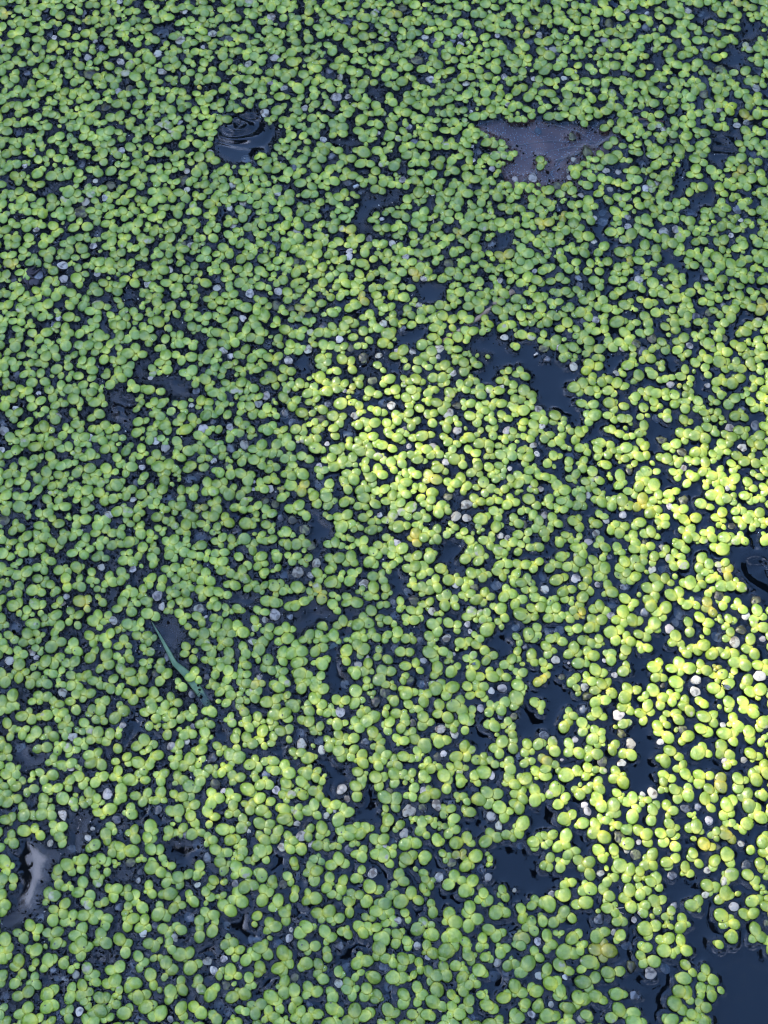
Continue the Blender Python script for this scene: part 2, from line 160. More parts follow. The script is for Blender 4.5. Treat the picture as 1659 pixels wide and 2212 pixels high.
(830, 1660, 2.0, """
330 40 46,300 15 36/560 110 60,620 90 44,530 80 34/760 130 52,730 130 36,800 120 36/700 50 48,740 20 36/930 110 54,980 100 40,890 110 34/1040 150 54,1050 210 44,1010 180 36/1110 50 44,1050 40 42/1460 60 56,1500 40 40/1180 120 42,1180 190 48,1150 200 36/
1560 110 54,1590 100 36,1530 160 30/200 140 50,170 150 36,240 160 30/110 190 44,70 200 40/210 230 48,180 210 36/520 210 48,470 220 42,560 230 34/620 190 34,600 170 28/1130 310 54,1130 270 40,1160 280 28/1390 280 50,1360 320 48,1420 280 34/
1570 260 54,1610 280 40/40 300 52,20 310 42/140 310 50,130 280 40/270 300 44,240 330 42,210 290 34/760 270 46,790 290 44/740 340 56,770 350 42/880 290 40,930 320 38,910 340 30/620 300 52,640 340 42,590 340 36/1200 380 50,1230 400 34/
630 410 46,610 460 52,670 390 36/760 430 50,830 460 44,820 410 36/480 390 44,510 370 28/60 400 46,50 420 34/1400 410 50,1440 410 42,1390 430 30/400 500 46,430 580 46,440 540 32/490 470 56,530 480 42,510 450 36/120 490 60,160 480 44,130 550 34/
1080 500 48,1130 520 46,1080 540 34/1240 550 50,1200 560 42,1230 620 50/1430 580 52,1490 530 46,1530 560 42,1480 600 36/270 500 56,300 510 34/120 600 54,70 590 50,150 600 40/320 590 50,260 620 52,220 620 46/590 560 44,590 600 46,660 600 56,650 580 36/
500 610 50,530 650 36/750 650 48,810 700 44,810 740 34/1010 650 50,1060 650 42,1070 700 34/1400 660 46,1370 690 44,1460 670 42,1430 710 30/1590 640 56,1620 700 46,1540 620 36/200 760 50,150 780 48,240 770 36/570 720 46,530 750 42,620 735 36/
430 750 44,450 760 30/1150 740 54,1180 790 48,1190 720 36/1250 730 52,1310 740 40,1310 780 34/1500 780 62,1530 750 34/210 830 54,150 850 42/350 810 50,310 840 40/510 810 56,480 820 40,540 850 32/860 810 44,840 840 36/920 790 50,910 830 42/
660 870 54,700 900 56,680 940 36/590 910 56,590 980 42/440 890 46,390 920 48/800 900 36,860 970 46,790 950 42/1130 920 62,1160 960 46/1220 920 50,1170 890 30/1330 860 50,1380 850 40/1430 870 50,1490 910 44/180 920 50,180 980 44/
270 990 60,310 980 40/80 970 50,60 1020 44,110 1040 44/430 1000 60,460 970 44,380 990 30/970 1010 50,1040 990 44,1070 1040 34/940 920 44,1000 920 42/290 1060 56,340 1070 46,260 1050 34/820 1040 50,880 1045 46,800 1100 56/650 1060 56,630 1040 42/
1180 1020 54,1160 1070 40/1270 1050 56,1310 1010 34/1450 1080 46,1540 1080 56,1520 1040 36/1170 1160 62,1200 1120 46,1150 1130 36/180 1100 44,200 1120 40/150 1150 58,120 1130 46/650 1170 54,640 1250 56,690 1230 32/1280 1150 56,1240 1200 50/
1370 1140 46,1390 1200 42,1460 1190 50,1490 1220 36/980 1190 60,1030 1180 42,950 1160 36/240 1260 56,260 1280 46/380 1220 52,430 1260 46,420 1310 34/900 1240 48,880 1220 36/990 1260 46,1060 1290 42,1020 1290 34/1190 1260 48,1180 1320 46,1250 1350 50/
120 1330 54,190 1320 56,210 1350 50/350 1370 54,300 1360 40,370 1410 32/770 1340 62,720 1370 56/870 1370 50,860 1430 44,840 1390 36/530 1390 56,580 1380 40,480 1370 34/1350 1350 50,1390 1370 42,1360 1430 40/1550 1400 60,1510 1390 44/
50 1430 54,20 1490 46,60 1530 36/160 1430 50,220 1420 44,220 1490 34/760 1440 52,790 1470 42/1190 1500 54,1240 1490 42,1160 1470 40/1030 1480 54,1100 1530 60,1110 1500 36/640 1480 46,600 1500 36/1360 1530 54,1400 1550 42,1300 1600 56,1370 1600 46/
540 1560 54,560 1600 46/640 1550 46,620 1600 42/960 1600 56,1010 1610 46/850 1590 46,830 1620 40/1600 1500 54,1580 1580 48,1550 1540 44/340 1610 56,380 1600 34/120 1630 50,60 1630 40"""),
(1660, 1660, 1.989, """
140 30 44,130 50 28/210 150 46,250 120 34,220 180 40/400 70 52,440 110 42,430 50 36/550 90 46,520 70 34/640 130 48,670 90 36/830 80 54,800 100 40/40 160 42,110 140 40,100 190 36/900 140 56,860 150 46,940 170 34/1110 60 46,1190 50 48,1130 80 36/
1370 180 58,1410 170 44,1400 210 34/1180 170 50,1240 190 40/60 220 40,40 270 40,120 240 34/180 240 46,140 240 36/310 210 46,330 190 34/790 250 48,850 250 44,900 230 40/1080 220 50,1120 250 46,1060 200 34/680 240 46,710 270 36/320 300 46,350 290 36/
730 330 54,700 370 44,770 350 25/920 300 46,910 340 34/1020 310 46,1050 360 44,1110 350 50/1360 250 60,1310 240 44,1380 270 40/1230 310 50,1210 370 48/140 380 44,180 330 40/440 330 52,420 290 34/480 400 50,490 450 42,500 370 36/290 450 56,340 430 40/
800 430 50,770 450 44/620 480 48,650 530 50,600 540 30/60 470 52,100 440 46,130 470 36/920 440 46,990 440 44,1030 470 36/1150 470 60,1110 470 44,1190 500 40/1350 490 56,1370 500 42/1030 550 62,1080 530 54,1100 590 42/330 530 50,390 510 44/
150 560 50,200 580 40/460 560 54,440 610 42,400 650 42/730 570 48,790 600 42,770 630 34/880 580 46,900 620 52/1260 590 50,1260 630 46,1300 660 42/290 630 50,240 640 44,330 680 40/570 620 50,530 640 44,610 650 42/60 670 60,100 700 46,150 690 40/
780 710 60,820 715 42/1210 690 50,1270 730 52,1260 780 44/1400 700 42,1430 710 36,1380 750 40/920 730 56,890 770 42,940 770 36/1140 720 46,1150 790 44/640 790 60,700 770 46,670 840 48/500 760 56,540 760 36/1060 810 52,1040 850 46,1090 860 40/
820 800 46,870 820 44/460 840 46,520 860 50,480 830 36/110 800 54,140 830 44/250 830 50,290 820 42,330 850 46/400 890 56,370 930 50,430 920 40/1240 870 58,1200 900 48,1160 890 44/1540 830 50,1520 890 52,1570 930 54/1290 930 56,1340 910 44/1400 1000 1,1440 980 52,1510 1000 54,1490 960 44/
640 930 46,640 970 48,610 920 34/740 900 52,720 940 40/840 890 46,880 890 44,820 860 36/130 930 56,150 980 44/40 910 42,40 960 36/430 990 56,480 990 40/530 940 52,490 910 46/920 1010 54,950 980 42,960 1030 30/1080 980 54,1030 1020 50,1150 1020 54,1090 1040 40/
720 1040 52,740 1000 36/540 1030 54,590 1050 42/1060 1110 60,1080 1150 40,1100 1110 28/930 1080 50,980 1080 36/390 1110 46,420 1080 42/170 1110 46,200 1090 44,230 1060 34/580 1120 52,540 1160 50,650 1180 52,620 1110 46/40 1130 60,60 1180 44/
750 1150 54,730 1210 64,810 1160 44/910 1160 56,980 1210 50,960 1260 46/1300 1150 58,1400 1120 54,1340 1180 50/1520 1100 54,1500 1130 40/150 1240 50,190 1260 46,190 1300 30/30 1210 62,20 1260 44/550 1300 56,590 1330 42,520 1330 44/1120 1220 42,1110 1260 46,1150 1300 54/
880 1260 52,830 1310 52,850 1360 44,900 1300 36/1240 1250 46,1210 1230 40/1490 1230 54,1500 1280 50,1560 1270 42,1560 1310 50/1240 1330 60,1300 1320 50,1300 1370 50/1060 1310 50,1080 1350 52,1000 1310 36/1400 1240 50,1400 1280 40/
340 1400 54,370 1370 40/540 1420 50,520 1480 50,580 1430 42/720 1380 50,750 1370 40/940 1390 50,950 1430 44,1010 1470 54/1220 1410 54,1260 1430 50/1370 1440 60,1440 1430 50,1430 1490 52/1140 1460 62,1100 1490 40/1530 1430 56,1540 1470 50/
1630 1370 60,1600 1400 44/370 1500 50,370 1560 48,440 1570 54/170 1510 50,200 1500 40/1230 1530 50,1200 1570 60,1270 1570 40/1350 1520 54,1350 1570 50,1410 1580 50/650 1550 44,670 1510 40/770 1580 56,720 1570 46/1020 1550 54,1080 1590 44/
230 1620 50,200 1600 40/1540 1570 56,1590 1590 44/990 1620 56,960 1600 44"""),
(0, 2490, 2.0, """
260 40 46,350 60 50,290 90 42/460 90 50,450 140 36/100 130 52,150 90 40,180 170 42,230 145 46/580 170 44,600 180 42,580 230 36/290 210 48,280 260 44,330 220 26/410 210 54,480 230 42,490 270 38/790 150 50,790 200 50,770 220 44/880 190 46,960 170 46,930 230 46,990 220 36/
840 90 56,870 100 42,950 90 46,900 50 42/1230 130 56,1280 140 50,1240 200 40/1190 200 52,1130 180 44/1610 150 60,1640 170 44/720 280 60,640 300 46,670 320 34/850 270 44,860 310 50/1160 290 56,1110 290 50,1160 340 34/150 260 46,160 320 54,220 320 50/40 350 50,80 330 42/
1350 290 54,1400 330 46,1360 380 36/1240 320 50,1270 370 42/160 420 56,230 400 42,270 450 44/390 460 46,410 500 42/980 390 56,1000 420 44/690 440 54,700 480 46/960 460 52,990 470 42/1100 420 52,1090 460 40/1450 410 60,1500 410 42/1580 340 50,1570 400 50/
620 510 54,590 530 42/780 520 54,790 570 52,860 550 60/1500 480 58,1530 470 44/980 540 56,1040 540 46,1060 600 42/1400 540 54,1440 570 46,1480 560 44/660 600 52,700 620 42,700 690 36/540 610 60,530 670 42,500 610 40/440 640 60,470 680 46/990 660 60,1050 690 50,990 620 42/
30 620 60,40 690 52/20 730 50,10 770 40/380 670 46,370 710 46,390 770 50/540 750 54,510 820 54,590 840 46/620 700 50,640 750 44,660 720 30/1160 720 56,1170 770 42,1230 700 46/760 800 60,740 850 46,710 790 42/20 830 50,40 900 54,20 940 50/1390 740 50,1370 780 44,1460 750 36/
880 830 46,880 880 44,930 920 58/580 900 46,560 880 40/320 820 50,360 840 50,300 880 34/430 890 54,420 960 50,350 930 44/970 770 44,990 830 46/1040 900 42,1030 960 60,1080 970 54/1110 830 62,1060 830 44/1230 830 44,1260 880 52/1340 810 42,1370 850 44,1340 890 26/1500 940 60,1450 900 52/
350 1000 54,360 970 30/640 960 46,700 990 50,690 1030 50/870 990 56,830 1040 50/200 1030 50,250 1060 50,240 1110 34/120 1080 44,160 1120 46,170 1090 30/1300 1000 50,1300 1050 44,1300 1110 50/540 1050 56,490 1100 52/40 1120 58,60 1180 46,60 1230 38/1380 1070 56,1400 1010 40/
530 1150 60,490 1180 54,570 1170 54,530 1230 46/1180 1060 50,1150 1040 44/780 1120 56,830 1150 46,820 1210 46/970 1150 50,1010 1170 50,1040 1130 34/240 1190 54,200 1190 42/370 1150 52,410 1150 36/130 1260 56,100 1300 46,150 1350 44/1170 1220 60,1230 1210 54,1490 1190 1/
320 1260 60,350 1250 46,290 1310 42/1490 1190 42,1560 1190 44,1530 1240 40/570 1310 54,620 1350 50,580 1360 42/1080 1270 54,1120 1320 52,1070 1370 34/780 1300 56,720 1320 46/900 1230 46,940 1270 46,910 1310 36/750 1390 60,700 1410 50/1240 1310 60,1290 1280 44/
420 1280 50,430 1250 30/20 1360 50,10 1400 46/980 1350 56,1000 1420 46/880 1410 60,840 1430 50/100 1410 50,120 1380 34/1500 1320 50,1490 1360 46,1550 1360 36/630 1400 46,600 1370 40/190 1460 60,120 1490 52/310 1480 60,350 1450 50/1180 1390 46,1190 1450 50/
1370 1480 60,1400 1440 50,1350 1500 36/1110 1460 56,1100 1510 48/470 1440 52,460 1500 54/900 1500 58,950 1480 44,860 1490 40/650 1500 52,690 1500 44/310 1560 60,350 1550 52/1590 1480 60,1510 1500 56/170 1560 1,950 1560 60,990 1550 44/1180 1570 60,1190 1620 46/
650 1590 66,600 1600 50,690 1580 42/810 1600 60,840 1570 44/1310 1600 56,1260 1560 50/1050 1600 64,1000 1620 50/1410 1640 50,1380 1610 42/200 1650 66,260 1630 44/1600 1590 44,1560 1580 44"""),
(830, 2490, 2.0, """
40 20 1,340 50 56,310 30 46/200 110 56,200 140 44/300 100 54,330 130 40/130 30 46,100 20 40/280 170 50,310 190 46/780 70 60,830 70 46,800 130 44/900 50 56,900 110 44,960 50 46/1220 60 60,1250 90 44,1240 150 44/1330 80 44,1330 110 44/1090 60 56,1110 80 42/
650 130 56,690 120 42,660 200 50/1030 140 46,1020 200 46,980 190 34/440 110 1,430 100 34,450 60 22/30 210 56,20 220 40/100 230 42,90 220 30/1480 40 60,1500 40 42/1420 60 46,1440 110 36/1500 170 60,1570 180 50,1510 240 52/1450 220 62,1440 200 44/
840 200 60,910 210 60,910 270 42/190 280 54,160 270 42/380 250 50,340 290 50,400 320 44/570 270 46,600 300 54,540 350 60,550 340 42/30 370 56,90 380 50,80 420 36/190 340 60,220 360 40/150 420 50,130 470 50/430 400 60,420 450 46/860 350 56,840 400 46/
1390 300 54,1360 280 42/1370 230 38,1360 220 20/40 290 54,80 310 42/1080 360 50,1070 420 46,1110 450 36/1290 340 50,1270 370 40/1300 410 44,1250 440 44/940 380 44,910 410 34/620 410 50,660 390 40/710 400 54,680 440 52,750 400 34/1520 430 44,1570 460 46,1490 490 60/
60 480 52,30 450 46/1300 500 60,1370 460 46,1400 500 42/30 550 60,80 540 46,70 610 34/300 540 54,280 520 40/230 540 46,210 520 40/500 520 36,540 520 34/1040 500 54,970 510 52,1000 480 40/1180 480 52,1200 490 36/1430 580 60,1360 650 56,1380 620 44,1400 640 36/
700 540 40,690 590 50,650 570 40/830 580 56,780 570 50,870 630 44/980 600 66,1020 580 46,960 630 44/1100 590 54,1090 610 42/540 600 54,490 640 54,580 630 44/360 640 46,400 680 56,380 740 56,340 690 44/250 620 42,260 650 34/1090 695 44,1100 710 30/
40 710 56,20 690 44/690 670 36,650 730 44,680 730 36/930 700 54,960 750 50,900 770 34/480 720 50,460 790 50/570 740 50,560 800 50,540 780 36/110 740 46,120 770 36/1290 710 56,1250 770 50,1340 740 40/1410 740 54,1360 810 60,1390 810 44/
740 780 56,800 800 46,720 880 56/1090 790 46,1110 820 36/260 800 40,250 850 46/340 820 40,390 860 56,330 870 46/150 870 60,120 910 52/1010 820 56,940 880 62,1060 870 46/600 880 50,610 950 44,630 880 30/840 890 60,800 890 44/780 940 54,830 960 52,870 950 46/
1390 910 60,1370 950 46,1440 990 56,1380 1040 56/480 940 62,400 950 50,430 990 42/1600 800 44,1620 850 44,1590 830 34/1510 870 46,1490 890 36/190 950 50,200 1000 44,210 920 36/1150 950 50,1140 890 36/10 970 44,20 960 30/1560 950 66,1620 950 50/
130 1040 60,90 1010 46,80 1060 44/330 1040 60,290 1080 54,380 1040 34/1050 1060 60,1090 1010 46,1140 1030 36/450 1070 54,490 1110 50,460 1140 34/670 1040 50,700 1080 50/1510 1060 54,1560 1100 54,1600 1080 44/830 1120 66,800 1110 50,850 1080 44/
920 1090 50,910 1150 46,950 1070 30/980 1130 42,990 1170 38/1150 1090 56,1120 1090 44/1290 1100 66,1240 1110 56/30 1180 60,80 1220 56,60 1150 42/310 1160 56,390 1165 50,340 1200 38/580 1080 1,600 1090 46,560 1070 40/1360 1140 52,1370 1190 44/
1240 1200 70,1220 1230 46,1290 1170 44/800 1180 60,790 1230 44/460 1200 46,470 1240 46/1590 1210 54,1620 1180 46/720 1260 56,660 1280 54/180 1210 62,220 1280 50,210 1230 46/960 1250 62,1000 1250 50,950 1300 50/330 1280 54,300 1300 44/150 1310 60,180 1330 50/
1380 1230 54,1400 1260 44/1490 1240 46,1520 1250 36/30 1300 52,20 1340 40/1060 1270 44,1070 1320 40/1220 1300 54,1240 1360 56/770 1370 60,750 1360 46/890 1370 60,950 1370 54,920 1390 40/440 1380 50,420 1370 36/540 1330 46,560 1350 34/1340 1370 54,1360 1350 40/
1450 1320 60,1480 1340 44/600 1400 46,600 1420 36/1050 1430 56,1080 1480 50,1050 1530 42/720 1440 50,710 1490 50/250 1450 56,270 1520 50,240 1570 46/340 1430 56,400 1460 50,330 1480 44/1180 1450 64,1160 1440 40/490 1460 50,500 1500 50/100 1500 66,140 1510 52,160 1570 44/
960 1480 60,960 1540 56/1350 1460 50,1340 1420 44/790 1480 46,780 1510 42/1270 1480 42,1300 1510 42/500 1570 62,540 1590 50/860 1580 60,900 1600 50/1500 1550 60,1540 1570 50/1150 1530 60,1210 1560 50/1110 1610 54,1140 1620 44/710 1620 60,740 1600 50/1610 1500 60,1630 1480 44"""),
(1660, 2490, 1.989, """
220 20 46,240 10 28/350 60 66,420 30 50,440 40 36/90 80 60,60 70 40,110 110 44/660 80 50,670 30 44,720 110 52,720 60 34/980 60 50,1030 80 44/1120 50 54,1150 80 36/1210 60 50,1210 110 54,1280 60 42/1350 80 54,1350 130 60,1330 140 40/1460 80 60,1460 140 52,1510 90 36/
1580 90 54,1560 50 50/280 150 60,250 180 50,310 150 46/440 180 56,490 150 46,410 150 36/150 150 54,150 220 56,190 200 42/350 200 44,300 250 46,340 230 30/550 200 50,540 230 46,580 260 56,610 270 40/660 250 60,670 300 54,640 310 42/780 200 54,740 230 50,780 330 60,810 270 44/
910 280 56,930 250 44,900 350 50/1050 150 54,1070 210 46,1080 160 40/1140 140 42,1140 190 54/1000 250 44,1040 290 52,1010 320 30/1250 210 50,1290 270 46,1240 220 34/1520 180 54,1530 260 60,1490 200 44/1390 250 60,1420 220 50,1370 320 50,1410 300 44/1540 170 1,1620 190 50,1600 180 46/
50 270 60,20 240 50/70 370 64,50 430 52/340 340 60,390 310 46,360 360 36/460 370 50,430 380 34/540 370 52,530 430 60,600 460 56/1190 390 64,1150 400 50,1220 420 34/1520 370 56,1490 410 40,1450 390 30/350 450 64,300 520 54,350 510 46/
140 490 56,180 460 46,150 520 40,220 510 36/740 410 46,760 400 40/820 410 56,870 440 52,880 490 44/960 430 54,980 490 50,1060 450 44,1060 520 46/1380 440 58,1420 470 46,1370 410 42/750 500 54,720 490 44/1240 500 56,1290 520 40/1620 490 60,1640 450 44/
560 540 50,590 590 50,610 570 28/660 540 54,670 580 34/250 590 46,210 640 42,240 650 40/430 600 50,500 620 56,460 650 44,510 700 50/910 570 60,880 600 50,860 640 50,910 640 50/1060 590 46,1000 620 56,1010 640 44/1390 570 60,1410 620 46/1170 560 46,1160 590 40,1210 630 46/
700 640 66,680 660 46,750 680 50/1120 650 50,1150 690 40/1310 610 54,1300 650 42/1540 540 44,1550 540 34/1600 630 54,1610 660 40/760 670 56,740 720 50/930 720 56,900 740 56,950 780 44/1420 700 60,1380 740 50/1520 700 50,1570 740 50,1580 780 34/
390 750 42,340 770 40/510 790 60,460 800 50/340 830 62,310 830 44/1260 770 56,1310 780 50,1280 810 34/1380 820 64,1340 860 50,1410 830 42/760 800 60,730 850 56,770 910 52/590 790 44,630 840 46,610 870 32/480 880 66,420 890 44/240 890 66,210 880 50/150 860 42,130 900 42/
920 870 60,970 860 42,940 930 46/860 900 50,850 940 46/1200 870 50,1160 900 56/1550 870 62,1590 860 46/1500 950 52,1560 950 52,1520 970 36/340 940 60,270 1010 52,320 980 44/200 1000 54,190 970 36/390 980 44,380 960 30/1350 960 62,1440 1020 54,1370 1020 44,1410 980 36/
680 1000 50,720 1000 46/1100 980 50,1090 1040 54/860 1050 62,930 1030 50,880 1090 50/230 1090 54,260 1150 56,230 1180 40/550 1100 60,600 1070 50/80 1110 54,40 1110 50/1010 1110 60,960 1120 44/1570 1050 60,1610 1100 56,1560 1110 44/60 1160 46,30 1150 40/
540 1180 60,630 1190 66,590 1230 50,600 1140 40/1090 1120 54,1130 1190 52/700 1090 54,680 1120 36/1420 1100 60,1400 1090 40/390 1110 60,430 1080 44,380 1120 36/340 1200 66,400 1210 56/870 1170 54,840 1160 44/980 1190 62,1040 1210 42,1070 1190 34/
110 1270 66,70 1320 56,50 1330 50/310 1280 62,370 1320 50/500 1260 70,540 1280 40/920 1260 56,850 1270 44,830 1220 44/450 1310 42,460 1300 20/1340 1150 40,1320 1140 28/620 1330 60,700 1320 46,630 1360 44/1120 1280 50,1170 1330 42/1250 1310 46,1230 1360 44,1300 1380 50/
230 1310 56,220 1340 40/1110 1370 60,1080 1360 36/460 1390 66,540 1360 54,500 1430 44/250 1400 66,290 1390 50/20 1420 60,70 1460 50/1080 1450 62,1130 1460 56,1150 1510 42/160 1450 60,130 1430 44/1220 1430 50,1220 1470 40/1280 1440 46,1290 1480 52/320 1450 52,300 1480 46/
680 1470 60,660 1460 44,720 1470 44/430 1490 60,470 1500 54,420 1540 44/540 1480 54,590 1510 46/1350 1445 32,1340 1430 16/1050 1530 62,1100 1570 52/170 1550 56,180 1530 40/90 1530 50,80 1560 40/370 1560 62,340 1550 44/690 1570 60,740 1600 44,790 1590 56,640 1620 50/
230 1610 66,280 1610 52/1160 1600 44,1200 1620 40/480 1600 50,500 1620 40/1030 1640 60,1000 1630 46/1240 1650 56,1260 1640 46/40 1620 60,20 1600 50/790 1650 66,840 1655 44"""),
]

